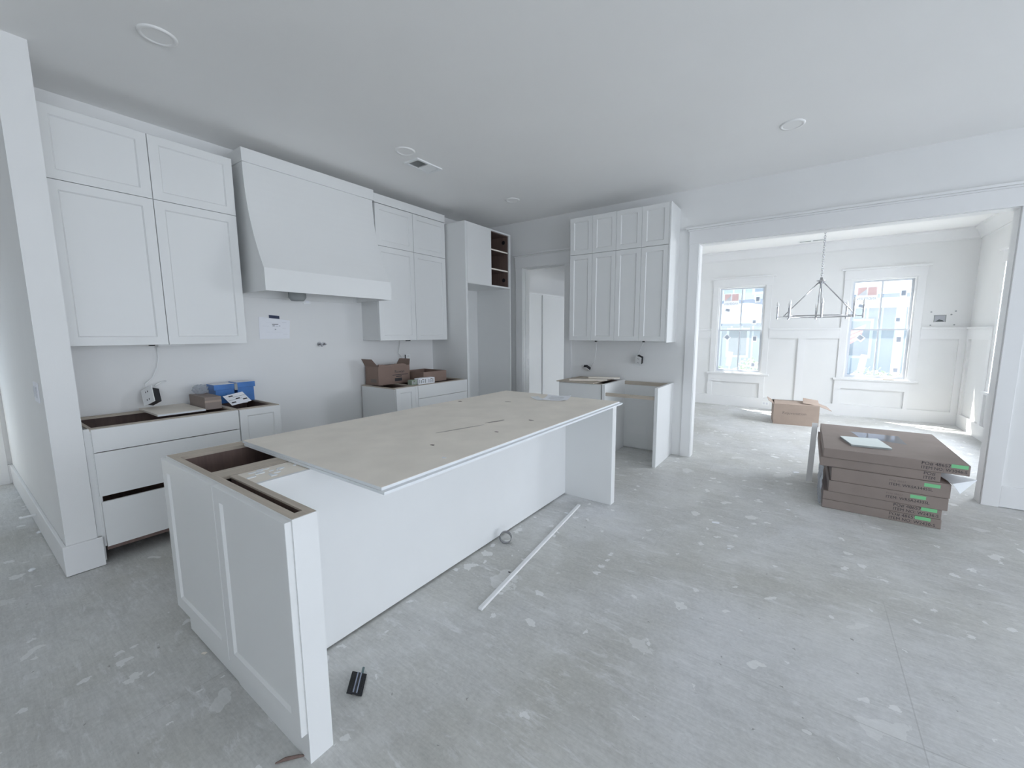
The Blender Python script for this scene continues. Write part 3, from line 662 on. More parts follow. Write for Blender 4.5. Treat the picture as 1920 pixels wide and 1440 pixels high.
# hanging wire + outlet boxes
def hanging_outlet(name, pts, boxc, facing, label, s=1.0, tilt=0, roll=0):
    r = thing(name, boxc, label, 'outlet box'); c = Vector(boxc)
    q = Matrix.Rotation(tilt, 3, 'Y' if abs(facing[0]) > .5 else 'X')
    build('cable', MB().tube(pts, .0045, 6), 'plastic', r, smooth=True)
    n = Vector(facing).normalized(); u = Vector((0, 0, 1)).cross(n).normalized(); v = n.cross(u)
    R0 = Matrix.Rotation(roll, 3, n) @ Matrix.Rotation(tilt, 3, u); u = R0 @ u; v = R0 @ v; n = R0 @ n
    def ob(nm, m, a0, a1, b0, b1, d0, d1):
        ps = [c+u*a0*s+v*b0*s+n*d0*s, c+u*a1*s+v*b0*s+n*d0*s, c+u*a1*s+v*b1*s+n*d0*s, c+u*a0*s+v*b1*s+n*d0*s]
        return build(nm, MB().prism(ps, n*(d1-d0)*s), m, r)
    ob('box_body', 'black_plastic', -.035, .035, -.05, .05, -.055, -.004)
    f = ob('face_plate', 'plastic', -.042, .042, -.062, .062, -.004, .002)
    for b in (-.03, .03):
        for a in (-.008, .008): ob('slot', 'ink', a-.0025, a+.0025, b-.006, b+.006, .002, .0026)
    return r
hanging_outlet('hanging_outlet', [(XL+.02, .997, 1.372), (XL+.025, 1.0, 1.28), (XL+.03, .985, 1.2), (XL+.03, .95, 1.12), (XL+.04, .90, 1.075), (XL+.05, .90, 1.05), (XL+.06, .94, 1.045), (XL+.05, .95, 1.0), (XL+.06, .92, .965)],
               (XL+.10, .895, .99), (.40, -.86, .32), 'white and black outlet box dangling from a cable over the drawer cabinet', 1.1, tilt=0, roll=.5)
r = tag(build('cable_loop', MB().tube([(XL+.03, .955, 1.05), (XL+.03, .975, 1.065), (XL+.025, 1.0, 1.08), (XL+.02, 1.03, 1.085)], .006, 6), 'plastic', smooth=True), 'short white cable end sticking from the backsplash wall', 'cable')
# wall paper
r = thing('paper_notice', (XL+.001, 1.88, 1.40), 'white printed sheet taped to the wall below the hood with blue tape', 'paper')
R_ = [(XL+.002, 1.745, 1.617), (XL+.002, 2.02, 1.587), (XL+.002, 2.005, 1.412), (XL+.002, 1.738, 1.41)]
pg = build('page', MB().prism(R_, (.0012, 0, 0)), 'paper', r)
build('tape', MB().prism([(XL+.0034, 1.832, 1.636), (XL+.0034, 1.925, 1.628), (XL+.0034, 1.925, 1.600), (XL+.0034, 1.832, 1.606)], (.0006, 0, 0)), 'blue_tape', r)
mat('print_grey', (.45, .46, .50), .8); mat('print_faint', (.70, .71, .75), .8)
for (a, b, w_, h_, m_) in ((1.855, 1.545, .055, .006, 'ink'), (1.858, 1.528, .02, .012, 'print_grey'), (1.885, 1.53, .025, .003, 'print_grey'), (1.915, 1.53, .012, .007, 'print_grey'), (1.875, 1.495, .014, .01, 'print_grey'), (1.80, 1.475, .15, .002, 'print_faint'), (1.80, 1.56, .13, .002, 'print_faint'), (1.945, 1.566, .04, .004, 'print_faint'), (1.945, 1.51, .03, .003, 'print_faint'), (1.77, 1.53, .06, .002, 'print_faint'), (1.95, 1.452, .04, .003, 'print_faint')):
    build('print_line', MB().box(XL+.0033, XL+.0037, a, a+w_, b, b+h_), m_, pg)
# gas/water stub valves on the wall
r = thing('pipe_stub', (XL, 2.32, 1.33), 'pair of small chrome pipe stubs poking from the bare wall', 'pipe stub')
for y, rr in ((2.301, .014), (2.347, .012)):
    build('escutcheon', MB().tube([(XL, y, 1.35), (XL+.006, y, 1.35)], rr*1.7, 14), 'dull_steel', r, smooth=False); build('stub_pipe', MB().tube([(XL, y, 1.35), (XL+.05, y, 1.35)], rr*.7, 12), 'dull_steel', r, smooth=False)
build('valve_knob', MB().tube([(XL+.05, 2.301, 1.35), (XL+.05, 2.301, 1.325)], .008, 10), 'dull_steel', r)
# light switch on wall end
r = thing('light_switch', (-3.83, .335, 1.05), 'white double light switch plate on the wall end', 'switch')
bx('plate', 'paper', r, -3.905, -3.755, .329, .335, 1.05, 1.17, bevel=.002)
for x in (-3.865, -3.795): bx('rocker', 'print_faint', r, x-.016, x+.016, .325, .329, 1.078, 1.142, bevel=.001)

# ================================================================== COUNTERTOP THINGS (right of hood)
def carton(name, x0, x1, y0, y1, z0, z1, label, m='cardboard', rot=0, wall=.005):
    c = ((x0+x1)/2, (y0+y1)/2); r = thing(name, (c[0], c[1], z0), label, 'carton', rotz=rot)
    a, b, h = (x1-x0)/2, (y1-y0)/2, z1-z0
    mk = lambda nm, *bb, mm=m: build(nm, MB().box(*bb), mm, r, local=True)
    mk('wall_panel', -a, a, -b, -b+wall, 0, h); mk('wall_panel', -a, a, b-wall, b, 0, h); mk('wall_panel', -a, -a+wall, -b+wall, b-wall, 0, h); mk('wall_panel', a-wall, a, -b+wall, b-wall, 0, h)
    mk('bottom_panel', -a+wall, a-wall, -b+wall, b-wall, 0, wall)
    for bb in ((-a+wall, a-wall, -b+wall, -b+wall+.001), (-a+wall, a-wall, b-wall-.001, b-wall), (-a+wall, -a+wall+.001, -b+wall, b-wall), (a-wall-.001, a-wall, -b+wall, b-wall)):
        mk('lining', *bb, wall, h-.002)
    return r, a, b, h
r, a, b, h = carton('open_carton', -4.21, -3.97, 2.80, 3.24, .8745, 1.085, 'open brown carton with raised flaps and torn front on the counter', 'cardboard_brown')
def flap(r, p0, p1, out, m='cardboard_brown', taper=.05, nm='flap'):
    p0 = Vector(p0); p1 = Vector(p1); out = Vector(out); e = (p1-p0).normalized()
    n = e.cross(out).normalized()*.004
    return build(nm, MB().prism([p0, p1, p1+out-e*taper, p0+out+e*taper], n), m, r, local=True)
flap(r, (a, -b, h), (-a, -b, h), (0, -.06, .085), taper=.025)
flap(r, (-a, b, h), (a, b, h), (0, .03, .07), taper=.025)
torn = [(a+.001, -b+.01, h-.002)]
for i in range(15):
    t_ = i/14; torn.append((a+.001, -b+.01+t_*(2*b-.06), h+.012+random.uniform(0, .018)))
torn.append((a+.001, b-.05, h-.002)); build('torn_flap', MB().prism(torn, (-.004, 0, 0)), 'cardboard_brown', r, local=True)
build('front_face', MB().box(a, a+.0015, -b+.004, b-.004, .002, h-.002), 'cardboard_brown', r, local=True)
def ltext(r, s, size, m, o, u, v):
    me = text_mesh(s, size); u = Vector(u); v = Vector(v); R3 = Matrix((u, v, u.cross(v))).transposed()
    for q in me.vertices: q.co = R3 @ q.co
    ob = link('lettering', me, m, r); ob.location = o; return ob
ltext(r, 'Rowan', .05, 'ink', (a+.003, .0, .125), (0, 1, 0), (0, 0, 1))
for (y_, z_, w_, h_) in ((-.03, .10, .22, .007), (.02, .08, .08, .01), (.0, .03, .10, .035)): build('print_block', MB().box(a+.0015, a+.0022, y_, y_+w_, z_, z_+h_), 'ink', r, local=True)
build('print_block', MB().box(-.02, .08, -b-.0008, -b, .03, .07), 'ink_soft', r, local=True)
r, a, b, h = carton('open_tray_carton', -4.16, -3.76, 3.27, 3.64, .8745, 1.0, 'long low brown tray carton, open on top, by the refrigerator surround', 'cardboard_brown')
def small_pack(x0, x1, y0, y1, z0, z1, label, m='paper', art=True):
    r = thing('small_pack', ((x0+x1)/2, (y0+y1)/2, z0), label, 'package')
    bx('pack_body', m, r, x0, x1, y0, y1, z0, z1, bevel=.001)
    if art:
        for k in range(4):
            ya = y0+.008+k*(y1-y0-.02)/4; bx('print_block', 'mesh_grey' if k % 2 else 'print_grey', r, x1, x1+.0006, ya, ya+(y1-y0)*.13, z0+.012, z1-.012-.008*(k % 3))
        bx('print_block', 'ink_soft', r, x1, x1+.0007, y0+(y1-y0)*.4, y0+(y1-y0)*.62, z1-.02, z1-.010)
    return r
mat('green_print', (.30, .36, .28), .6)
small_pack(-3.74, -3.67, 3.115, 3.25, .8745, .944, 'white printed hardware pack in front of the tray carton')
small_pack(-3.74, -3.67, 3.254, 3.36, .8745, .942, 'shorter white printed hardware pack beside the tray carton corner')
small_pack(-3.76, -3.69, 3.035, 3.105, .8745, .93, 'small green printed pack beside the white hardware packs', 'green_print')
hanging_outlet('hanging_outlet', [(XL+.02, 3.315, 1.372), (XL+.02, 3.30, 1.28), (XL+.022, 3.28, 1.22), (XL+.03, 3.32, 1.16)], (XL+.03, 3.42, 1.15), (1, 0, 0), 'white outlet hanging behind the open carton on the counter', .8)

# ================================================================== BEVERAGE STATION THINGS
tag(bx('scrap_board', 'rawwood', None, -2.525, -2.03, BY-.02, YR-.03, .8725, .884, bevel=.001), 'thin brown plywood board covering the base cabinet by the pantry doorway', 'board')
for i, (x, y, l, a, m, lab) in enumerate(((-2.20, 4.50, .46, .50, 'mdf', 'pale wooden offcut lying diagonally on the brown plywood board'), (-2.22, 4.62, .40, .72, 'rawwood', 'brown wooden offcut beside the pale one on the plywood board'), (-2.06, 4.66, .38, .38, 'mdf', 'short pale offcut overhanging the open gap of the base cabinet'))):
    r = thing('wood_offcut', (x, y, .8842+(.0184 if i == 2 else 0)), lab, 'offcut', 'offcuts on the plywood board', rotz=a)
    build('offcut_stick', MB().box(-l/2, l/2, -.03, .03, 0, .018), m, r, local=True, bevel=.001); build('cut_end', MB().box(l/2, l/2+.001, -.03, .03, .001, .017), 'foam', r, local=True)
hanging_outlet('hanging_outlet', [(-2.245, YR-.14, 1.36), (-2.26, YR-.09, 1.25), (-2.30, YR-.05, 1.10), (-2.36, YR-.04, 1.02)], (-2.41, YR-.06, .985), (-.1, -.5, -.85), 'outlet box hanging low over the plywood board beside the pantry doorway', .8, tilt=0, roll=.1)
hanging_outlet('hanging_outlet', [(-1.62, YR-.13, 1.36), (-1.68, YR-.08, 1.27), (-1.72, YR-.04, 1.20), (-1.75, YR-.05, 1.15), (-1.70, YR-.04, 1.21), (-1.66, YR-.06, 1.18)], (-1.70, YR-.085, 1.125), (-.3, -.85, -.4), 'tilted outlet box hanging over the open appliance bay', .95, tilt=0, roll=-.35)

# ================================================================== STACK OF FLAT CARTONS
SY = 4.10
def flat_carton(x0, x1, y0, y1, z0, z1, label, po, item, tape, tx, small=False, m='cardboard_grey'):
    r = thing('flat_carton', ((x0+x1)/2, (y0+y1)/2, z0), label, 'carton', 'flat cartons stacked by the dining opening')
    bx('carton_body', m, r, x0, x1, y0, y1, z0+.0008, z1-.0006, bevel=.004)
    zc = z1-(z1-z0)*.42; y = y0-.0008
    if small:
        text('lettering', po, .021, 'ink_soft', r, (tx, y, zc+.006), (1, 0, 0), (0, 0, 1)); text('lettering', item, .030, 'ink', r, (tx, y, zc-.026), (1, 0, 0), (0, 0, 1))
    else:
        text('lettering', po, .034, 'ink', r, (tx, y, zc+.002), (1, 0, 0), (0, 0, 1)); text('lettering', item, .032, 'ink', r, (tx, y, zc-.030), (1, 0, 0), (0, 0, 1))
    for q in r.children:
        if q.name.startswith('lettering'):
            wd_ = max(v.co.x for v in q.data.vertices); q.scale.x = min(1, (x1-.015-tx)/wd_)
    if tape: bx('green_tape_strip', 'green_tape', r, tape, tape+.088, y-.0006, y0, zc+.004, zc+.030)
    return r
C = [(.193, .918, SY, 5.12, 0, .073, 'bottom flat brown carton of the stack, on the floor', 'PO# 48657', 'ITEM NO: W2430-S', .77, .62, False),
     (.194, .914, SY+.004, 5.10, .073, .149, 'second flat brown carton up from the floor in the stack', 'PO# 48657', 'ITEM NO: W2436-S', .80, .64, False),
     (.226, .940, SY-.004, 5.13, .149, .244, 'third flat brown carton up, overhanging the two beneath it', 'PO# 48657', 'ITEM: WRSA2433SL', .73, .59, True),
     (.237, .945, SY, 5.12, .244, .355, 'thick fourth carton up in the stack, under the white foam sheet', 'PO# 48657', 'ITEM: WRSA3445SL', .80, .60, True),
     (.155, .885, SY+.01, 5.16, .355, .432, 'fifth carton up, sticking out left under the top carton', 'PO#', 'ITEM', None, .79, False),
     (.172, 1.030, SY, 5.22, .432, .511, 'wide top flat brown carton of the stack, carrying the pale tile', 'PO# 48657', 'ITEM NO: W3046-S', .93, .77, False)]
for k, c in enumerate(C):
    r = flat_carton(*c)
    if k == 5:
        pl = build('packing_pouch', MB().prism([(.40, 4.93, .511), (.45, 4.70, .511), (.76, 4.60, .511), (.75, 4.93, .511)], (0, 0, .0008)), 'film', r)
        build('tape_seam', MB().box(.172, .176, SY+.2, 5.2, .45, .5), 'film', r)
r = thing('ceramic_tile', (.46, 4.45, .511), 'pale green-white sample tile on top of the carton stack', 'tile')
tp = [(.303, 4.58, .511), (.365, 4.285, .511), (.628, 4.315, .511), (.572, 4.64, .511)]
build('tile_body', MB().prism(tp, (0, 0, .013)), 'mesh_grey', r); build('tile_glaze', MB().prism([(x, y, .524) for x, y, z in tp], (0, 0, .004)), 'tile', r)
# foam sheet poking out between cartons
r = thing('foam_sheet', (.97, 4.2, .356), 'folded white foam sheet sticking out from the carton stack', 'sheet')
fa, fd, fc, fb = (.892, 4.42, .362), (.948, 4.092, .360), (.985, 4.075, .300), (1.128, 4.333, .352)
fm = MB(); fm.v = [fa, fd, fc, fb] + [(x, y, z+.004) for x, y, z in (fa, fd, fc, fb)]
fm.f = [[0, 3, 1], [1, 3, 2], [4, 5, 7], [5, 6, 7], [0, 1, 5, 4], [1, 2, 6, 5], [2, 3, 7, 6], [3, 0, 4, 7]]
build('sheet_body', fm, 'foam', r)
# plastic wrap on the left side of the stack
mb = MB(); nx = 16
for i in range(nx+1):
    for j in range(7):
        y = 4.12+i/nx*.5; z = .01+j/6*.335; mb.v.append((.176+.012*math.sin(i*2.1+j*1.3), y, z))
for i in range(nx):
    for j in range(6): a = i*7+j; mb.f.append([a, a+7, a+8, a+1])
o = tag(build('plastic_wrap', mb, 'film', smooth=False), 'clear crinkled plastic wrap hanging on the carton stack side', 'plastic wrap')
sm = o.modifiers.new('thick', 'SOLIDIFY'); sm.thickness = .0006
# white board leaning at the left of the stack
r = thing('white_plank', (.125, 4.9, 0), 'long white plank leaning against the left of the carton stack', 'plank')
build('plank_body', MB().prism([(.080, 4.76, 0), (.128, 4.76, 0), (.128, 4.775, 0), (.080, 4.775, 0)], (.018, .32, .53)), 'trim', r)
build('plank_edge', MB().prism([(.0795, 4.76, .0), (.080, 4.76, 0), (.080, 4.775, 0), (.0795, 4.775, 0)], (.018, .32, .53)), 'paper', r)

# ================================================================== DINING ROOM THINGS
r, a, b, h = carton('shipping_carton', -.41, .20, 7.62, 8.1, 0, .325, 'brown shipping carton with loose top flaps on the dining floor', 'cardboard', rot=.12)
flap(r, (-a, -b, h), (a, -b, h), (0, .20, .035), 'cardboard', .01); flap(r, (a, b, h), (-a, b, h), (0, -.2, .03), 'cardboard', .01)
flap(r, (-a, b, h), (-a, -b, h), (-.08, 0, .05), 'cardboard', .01); flap(r, (a, -b, h), (a, b, h), (.16, 0, -.06), 'cardboard', .01); flap(r, (a-.22, -b+.04, h+.03), (a, -b+.04, h+.0), (.0, .12, .07), 'cardboard', .01)
ltext(r, 'Rejuvenation', .062, 'ink_soft', (-a+.12, -b-.001, .17), (1, 0, 0), (0, 0, 1))
# chandelier
hc = Vector((.097, 7.0, 0))
ch = thing('chandelier', (hc.x, hc.y, 1.66), 'polished ring chandelier with eight candle lights hanging in the dining room', 'chandelier')
build('hub', MB().lathe((hc.x, hc.y, 2.13), [(.012, 0), (.03, .008), (.03, .03), (.055, .04), (.055, .05), (.02, .056), (.014, .09), (.0, .092)], 18), 'chrome', ch, smooth=True)
build('ring', MB().tube([(hc.x+.42*math.cos(2*PI*k/48), hc.y+.42*math.sin(2*PI*k/48), 1.69) for k in range(49)], .0085, 8), 'chrome', ch, smooth=True)
for k in range(4):
    q = k*PI/2+.05; build('arm', MB().tube([(hc.x+.03*math.cos(q), hc.y+.03*math.sin(q), 2.15), (hc.x+.42*math.cos(q), hc.y+.42*math.sin(q), 1.69)], .0075, 8), 'chrome', ch, smooth=True)
for k in range(8):
    q = k*PI/4+.05; p = Vector((hc.x+.49*math.cos(q), hc.y+.49*math.sin(q), 0))
    l = build('candle', MB().tube([(p.x, p.y, 1.66), (p.x, p.y, 1.835)], .0125, 10), 'chrome', ch, smooth=False)
    build('stub', MB().tube([(hc.x+.42*math.cos(q), hc.y+.42*math.sin(q), 1.69), (p.x, p.y, 1.69)], .006, 6), 'chrome', l)
    build('bulb', MB().lathe((p.x, p.y, 1.835), [(.008, 0), (.017, .02), (.015, .045), (.004, .075), (0, .085)], 12), 'bulb', l, smooth=True)
cnt = 26; z = 2.215; pitch = (3.02-2.215)/cnt
for k in range(cnt):
    zz = 2.215+pitch*(k+.5); lp = []
    for i in range(13):
        q = 2*PI*i/12; u = .011*math.cos(q); vv = .024*math.sin(q)
        lp.append((hc.x+(u if k % 2 else 0), hc.y+(0 if k % 2 else u), zz+vv))
    build('chain_link', MB().tube(lp, .003, 6, cap=False), 'chrome', ch, smooth=True)
build('canopy', MB().lathe((hc.x, hc.y, 3.015), [(.01, 0), (.065, .012), (.065, .025)], 20), 'chrome', ch, smooth=True)
# blank electrical cutout with four screw holes
r = thing('wall_box_cutout', (1.72, YD, 1.6), 'wiring box in the dining wall beside the window, recess shade painted grey', 'wall box')
bx('recess_shade', 'print_grey', r, 1.645, 1.775, YD-.003, YD-.001, 1.635, 1.735);  # flat grey plate on the wall face, painted shade for a recess
for b in ((1.64, 1.65, YD-.006, YD, 1.63, 1.74), (1.77, 1.78, YD-.006, YD, 1.63, 1.74), (1.64, 1.78, YD-.006, YD, 1.73, 1.74)): bx('box_rim', 'mesh_grey', r, *b)
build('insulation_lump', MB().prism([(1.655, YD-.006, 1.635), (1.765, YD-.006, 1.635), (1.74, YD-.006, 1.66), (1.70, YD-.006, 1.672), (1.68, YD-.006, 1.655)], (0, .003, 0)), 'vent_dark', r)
for x, z in ((1.602, 1.79), (1.88, 1.796), (1.609, 1.58), (1.88, 1.585), (1.835, 1.745)): build('screw', MB().tube([(x, YD, z), (x, YD-.006, z)], .011, 10), 'mesh_grey', r)
r = thing('wall_outlet', (DXR-.032, 8.46, .06), 'white outlet set into the dining side baseboard', 'outlet')
bx('plate', 'plastic', r, DXR-.035, DXR-.03, 8.42, 8.50, .045, .165, bevel=.001)
for z in (.075, .125): bx('socket_face', 'mesh_grey', r, DXR-.0365, DXR-.035, 8.452, 8.468, z, z+.02)
r = thing('wall_outlet', (-.62, YD-.032, .07), 'white outlet set into the dining back baseboard near the window', 'outlet')
bx('plate', 'plastic', r, -.66, -.54, YD-.034, YD-.030, .06, .14, bevel=.001); bx('socket_face', 'print_faint', r, -.64, -.61, YD-.0355, YD-.034, .08, .12); bx('socket_face', 'print_faint', r, -.59, -.56, YD-.0355, YD-.034, .08, .12)

# ---- ceiling fittings
for x, y, lab in ((-2.984, .854, 'round flush ceiling light above the drawer cabinet'), (-3.02, 2.508, 'round flush ceiling light beside the air vent'), (-.211, 3.877, 'round flush ceiling light before the dining opening'), (-3.032, 4.092, 'round flush ceiling light before the refrigerator surround')):
    r = thing('ceiling_light', (x, y, CZ-.012), lab, 'ceiling light', 'flush ceiling lights')
    build('trim_ring', MB().lathe((x, y, CZ-.009), [(.063, .005), (.066, .001), (.072, 0), (.082, .001), (.085, .009)], 32, cap=False), 'ceiling', r, smooth=True)
    build('lens', MB().tube([(x, y, CZ-.005), (x, y, CZ-.0005)], .0655, 32), 'ceiling', r)
r = thing('ceiling_vent', (-3.13, 2.81, CZ-.012), 'rectangular white ceiling air vent with one dark half', 'vent')
vx0, vx1, vy0, vy1 = -3.225, -3.035, 2.655, 2.96
for b in ((vx0, vx0+.025, vy0, vy1), (vx1-.025, vx1, vy0, vy1), (vx0+.025, vx1-.025, vy0, vy0+.025), (vx0+.025, vx1-.025, vy1-.025, vy1), (vx0+.025, vx1-.025, 2.80, 2.812)): bx('frame', 'plastic', r, *b, CZ-.012, CZ, bevel=.001)
dm = MB()
for b in ((-3.2, -3.195, 2.68, 2.935, CZ, CZ+.45), (-3.065, -3.06, 2.68, 2.935, CZ, CZ+.45), (-3.195, -3.065, 2.68, 2.685, CZ, CZ+.45), (-3.195, -3.065, 2.93, 2.935, CZ, CZ+.45), (-3.2, -3.06, 2.68, 2.935, CZ+.45, CZ+.46)): dm.box(*b)
build('duct', dm, 'mesh_grey', r)
for k in range(9):
    xx = vx0+.033+k*.0155
    build('slat', MB().prism([(xx, 2.813, CZ-.010), (xx+.0015, 2.813, CZ-.010), (xx+.008, 2.813, CZ-.003), (xx+.0065, 2.813, CZ-.003)], (0, .118, 0)), 'plastic', r)
    build('slat', MB().prism([(xx+.008, vy0+.026, CZ-.010), (xx+.0095, vy0+.026, CZ-.010), (xx+.0015, vy0+.026, CZ-.003), (xx, vy0+.026, CZ-.003)], (0, .12, 0)), 'plastic', r)
r = thing('ceiling_vent', (-.06, 8.72, CZ-.01), 'slim white ceiling vent beside the dining crown moulding', 'vent')
bx('frame', 'plastic', r, -.26, .14, 8.68, 8.76, CZ-.008, CZ); bx('slot_shade', 'mesh_grey', r, -.235, -.075, 8.695, 8.745, CZ-.011, CZ-.008); bx('slot_shade', 'mesh_grey', r, -.045, .115, 8.695, 8.745, CZ-.011, CZ-.008)  # flat grey plates under the frame paint the shade of open slots

# ---- pantry
r = thing('pantry_cabinet', (-4.1, 7.0, 0), 'tall pale pantry cabinet seen through the doorway', 'cabinet')
bx('tall_panel', 'cabinet', r, -4.36, -3.9, YR+.16, 6.10, 0, 2.12); bx('tall_panel', 'cabinet', r, -4.36, -3.9, 6.14, 8.7, 0, 2.12)
bx('stile', 'cabinet', r, -4.36, -3.875, 6.10, 6.14, 0, 2.12); bx('top_cap', 'trim', r, -4.36, -3.88, YR+.16, 8.7, 2.12, 2.15)

# ================================================================== FLOOR LITTER
r = tag(build('trim_stick', MB().prism([(-1.352, 1.494, 0), (-1.328, 1.497, 0), (-1.328, 1.497, .014), (-1.352, 1.494, .014)], (-.176, 1.476, 0)), 'trim', bevel=.002), 'long thin white trim stick lying on the floor along the island', 'trim stick')
mb = MB(); n = 36
for s_, rr in ((0, .036), (1, .036), (1, .0345), (0, .0345)):
    pass
rc = Vector((-1.655, 2.126, .0425)); lp = []
for (d, rr) in ((-.013, .0425), (.013, .0425), (.013, .0395), (-.013, .0395), (-.013, .0425)):
    ax = Vector((.45, -.89, 0)); sx_ = Vector((.89, .45, 0))
    lp.append([rc+ax*d+rr*(math.cos(2*PI*k/n)*sx_+math.sin(2*PI*k/n)*Vector((0, 0, 1))) for k in range(n)])
tag(build('metal_ring', MB().loops(lp), 'dull_steel', smooth=False), 'thin metal ring standing on edge against the island', 'ring')
r = thing('comb_brush', (-1.452, .85, 0), 'small black ribbed plastic comb lying on the floor by the island post', 'comb', rotz=math.radians(136)); r.rotation_euler.x = .42; r.location.z = .0128
L_, H_ = .100, .031
for s_ in (-1, 1):
    for k in range(20):
        xx = -L_/2+k*L_/19; build('tooth', MB().box(xx-.0016, xx+.0016, .007*s_, H_*s_, 0, .008), 'black_plastic', r, local=True)
mat('comb_rib', (.25, .28, .36), .3)
build('spine', MB().box(-L_/2-.001, L_/2+.001, -.011, .011, .001, .009), 'black_plastic', r, local=True)
for y in (-.007, .007): build('rib', MB().box(-L_/2, L_/2, y-.0022, y+.0022, .009, .011), 'comb_rib', r, local=True)
mat('comb_handle', (.10, .15, .15), .4); build('handle', MB().box(L_/2, L_/2+.036, -.016, -.007, .001, .007), 'comb_handle', r, local=True)
def scrap(px, py, s, label, m='paper', rot=0, name='paper_scrap'):
    r = thing(name, (px, py, .0006), label, 'scrap', rotz=rot)
    build('scrap_piece', MB().prism([(-s, -s*.5, 0), (s*.8, -s*.6, 0), (s, s*.5, 0), (s*.1, s*.65, 0), (-s*.9, s*.45, 0)], (0, 0, .0012)), m, r, local=True)
def onfloor(px, py):
    d = rt2*((px-CX)/F_PX) - up2*((py-CY)/F_PX) + fw; return Vector((0, 0, EYE)) + d*(-EYE/d.z)
for (px, py, s, lab, rot, m) in ((1342, 980, .028, 'bright white paper scrap on the open floor before the carton stack', .3, 'paper'), (1367, 1029, .011, 'tiny white chip on the open floor beyond the paper scrap', 0, 'paper'),
      (1493, 886, .03, 'crumpled white scrap beside the white plank', .5, 'paper'), (1453, 857, .05, 'thin white sliver lying on the floor toward the dining opening', -.6, 'trim'), (1478, 956, .016, 'small white chip before the carton stack corner', 0, 'paper'),
      (1062, 962, .018, 'small pale stone chip beside the far end of the white trim stick', 0, 'foam'), (981, 1060, .008, 'tiny dark crumb right of the white trim stick', 0, 'ink'), (955, 1073, .008, 'tiny dark crumb left of the white trim stick', 0, 'ink'),
      (383, 1225, .012, 'small beige chip by the panelled island end', .4, 'mdf')):
    p = onfloor(px, py); scrap(p.x, p.y, s, lab, m, rot)
p = onfloor(547, 1425); r = thing('wood_splinter', (p.x, p.y, 0), 'dark brown wood splinter on the floor by the island post foot', 'splinter', rotz=.9)
build('splinter_body', MB().tube([(-.05, 0, .004), (-.02, .004, .006), (.02, .003, .005), (.05, 0, .002)], [.002, .006, .005, .001], 6), 'interior', r, local=True)
for px, py, lab in ((74, 999, 'plaster crumb on the hallway floor beside the baseboard'), (60, 1070, 'plaster lump at the foot of the wall end baseboard')):
    p = onfloor(px, py); r = thing('plaster_lump', (p.x, p.y, 0), lab, 'crumb'); build('lump_body', MB().lathe((0, 0, 0), [(.014, 0), (.017, .006), (.009, .014), (0, .017)], 7), 'foam', r, local=True)
r = thing('door_bumper', (-4.75, .30, 0), 'small white door bumper pipe on the hallway baseboard', 'door stop')
build('bumper_rod', MB().tube([(-4.75, .317, .10), (-4.75, .25, .10)], .008, 10), 'plastic', r); build('bumper_tip', MB().tube([(-4.75, .25, .10), (-4.75, .238, .10)], .012, 10), 'plastic', r)

# ================================================================== OUTSIDE
tag(build('lawn', MB().box(-40, 40, 9.4, 70, -.62, -.5), 'ground'), 'pale sunlit ground outside the dining windows', 'ground', kind='structure')
h = thing('neighbour_house', (0, 20, -.5), 'white board-and-batten house with porch and gable seen through the windows', 'house')
HY = 20
bx('wall', 'siding', h, -6, 9, HY, HY+8, -.5, 3.4)
k = 0
x = -5.8
while x < 4.6:
    bx('batten', 'house_trim', h, x, x+.07, HY-.03, HY, -.5, 3.4); x += .42
build('porch_roof', MB().prism([(.4, HY-2.2, 2.62), (.4, HY, 3.5), (.4, HY, 3.62), (.4, HY-2.25, 2.74)], (8.6, 0, 0)), 'roof', h)
bx('porch_beam', 'house_trim', h, .4, 9, HY-2.15, HY-1.9, 2.30, 2.62)
for xx in (.5, 2.35, 4.3): bx('porch_post', 'house_trim', h, xx, xx+.22, HY-2.15, HY-1.93, -.1, 2.30)
bx('porch_deck', 'siding', h, .3, 9, HY-2.3, HY, -.5, -.1)
for i in range(5): bx('porch_step', 'house_trim', h, 2.55, 4.0, HY-2.3-.3*(i+1), HY-2.3-.3*i, -.5, -.1-.08*(i+1))
build('shed_roof', MB().prism([(-6, HY-1.6, 1.75), (-6, HY, 2.75), (-6, HY, 2.9), (-6, HY-1.7, 1.85)], (5.4, 0, 0)), 'roof', h)
build('gable_wall', MB().prism([(-4.2, HY+.5, 3.4), (1.0, HY+.5, 3.4), (-1.6, HY+.5, 6.4)], (0, .2, 0)), 'siding', h)
build('gable_wall', MB().prism([(1.2, HY+.5, 3.4), (8.0, HY+.5, 3.4), (8, HY+.5, 5.2), (4.6, HY+.5, 6.6), (1.2, HY+.5, 5.0)], (0, .2, 0)), 'siding', h)
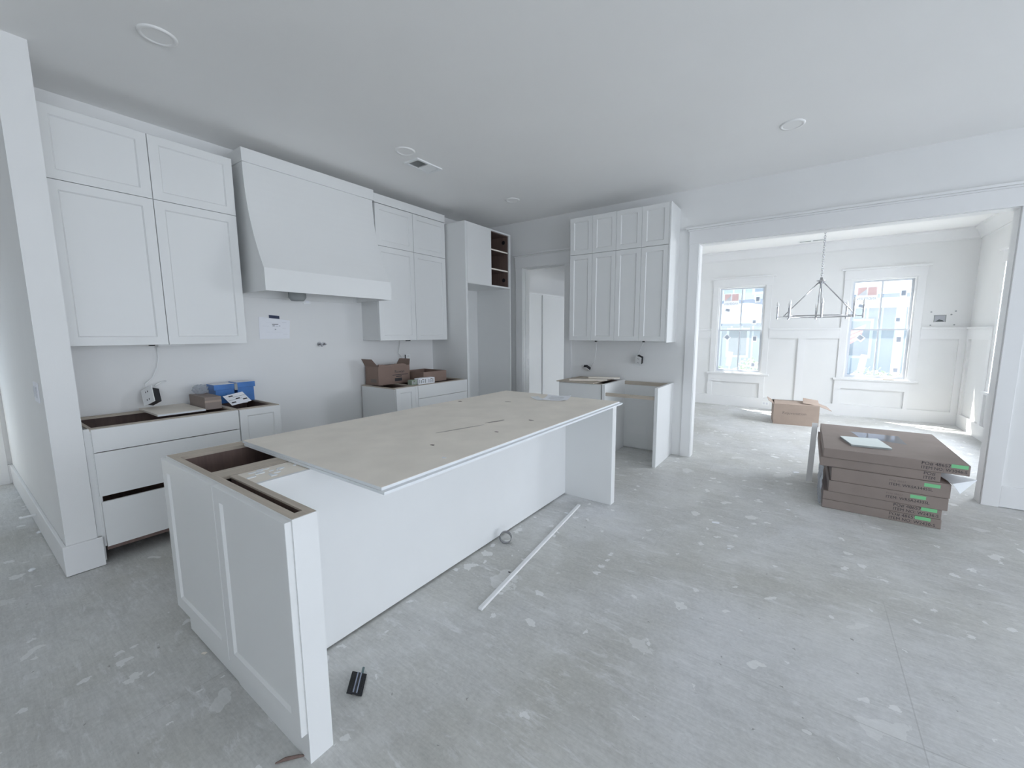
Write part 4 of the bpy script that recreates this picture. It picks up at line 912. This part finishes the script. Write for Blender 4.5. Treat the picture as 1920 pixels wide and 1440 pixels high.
for (xa, xb, za, zb, yy) in ((2.95, 3.35, 3.75, 4.25, HY+.5), (-2.0, -1.5, 3.2, 3.9, HY-.0), (3.2, 4.0, -.1, 1.9, HY), (1.2, 1.9, .6, 1.9, HY), (-2.9, -2.2, .5, 1.6, HY)):
    wn = bx('house_window', 'house_trim', h, xa-.1, xb+.1, yy-.06, yy, za-.1, zb+.1); bx('window_pane', 'house_glass', wn, xa, xb, yy-.07, yy-.06, za, zb)
fg = thing('flag', (1.35, 17.4, .9), 'red and white striped flag outside the dining window', 'flag')
for i in range(7): build('stripe', MB().prism([(1.05+.02*i, 17.4, 1.50-.06*i), (1.55-.02*i, 17.4, 1.74-.065*i), (1.55-.02*i, 17.4, 1.675-.065*i), (1.05+.02*i, 17.4, 1.44-.06*i)], (0, .01, 0)), 'flag_red' if i % 2 == 0 else 'flag_white', fg)
build('flag_pole', MB().tube([(1.0, 17.41, 2.0), (1.0, 17.41, -.5)], .02, 8), 'trim', fg)
for i, (x, y, rr, lab) in enumerate(((-2.6, 15.0, .5, 'small shrub outside the pantry-side dining window'), (-1.5, 15.6, .6, 'round shrub before the neighbouring house wall'), (1.5, 14.5, .55, 'shrub left of the porch steps outside'), (2.2, 15.2, .45, 'low shrub at the foot of the porch steps'))):
    s = thing('shrub', (x, y, -.5), lab, 'shrub'); bm = bmesh.new()
    for j in range(500):
        d = Vector((random.gauss(0, 1), random.gauss(0, 1), random.gauss(0, 1))).normalized(); p = d*rr*random.uniform(.6, 1)+Vector((0, 0, rr*.9)); p.z = max(p.z, .03)
        a_ = Vector((random.uniform(-1, 1), random.uniform(-1, 1), random.uniform(-1, 1))).normalized()*.06; b2 = a_.orthogonal().normalized()*.03
        vs = [bm.verts.new(q) for q in (p-a_, p+b2, p+a_, p-b2)]; bm.faces.new(vs)
    me = bpy.data.meshes.new('foliage'); bm.to_mesh(me); bm.free(); f = link('foliage', me, 'shrub', s); f['kind'] = 'stuff'
    build('stem', MB().tube([(0, 0, 0), (0, 0, rr)], .03, 6), 'interior', s, local=True)
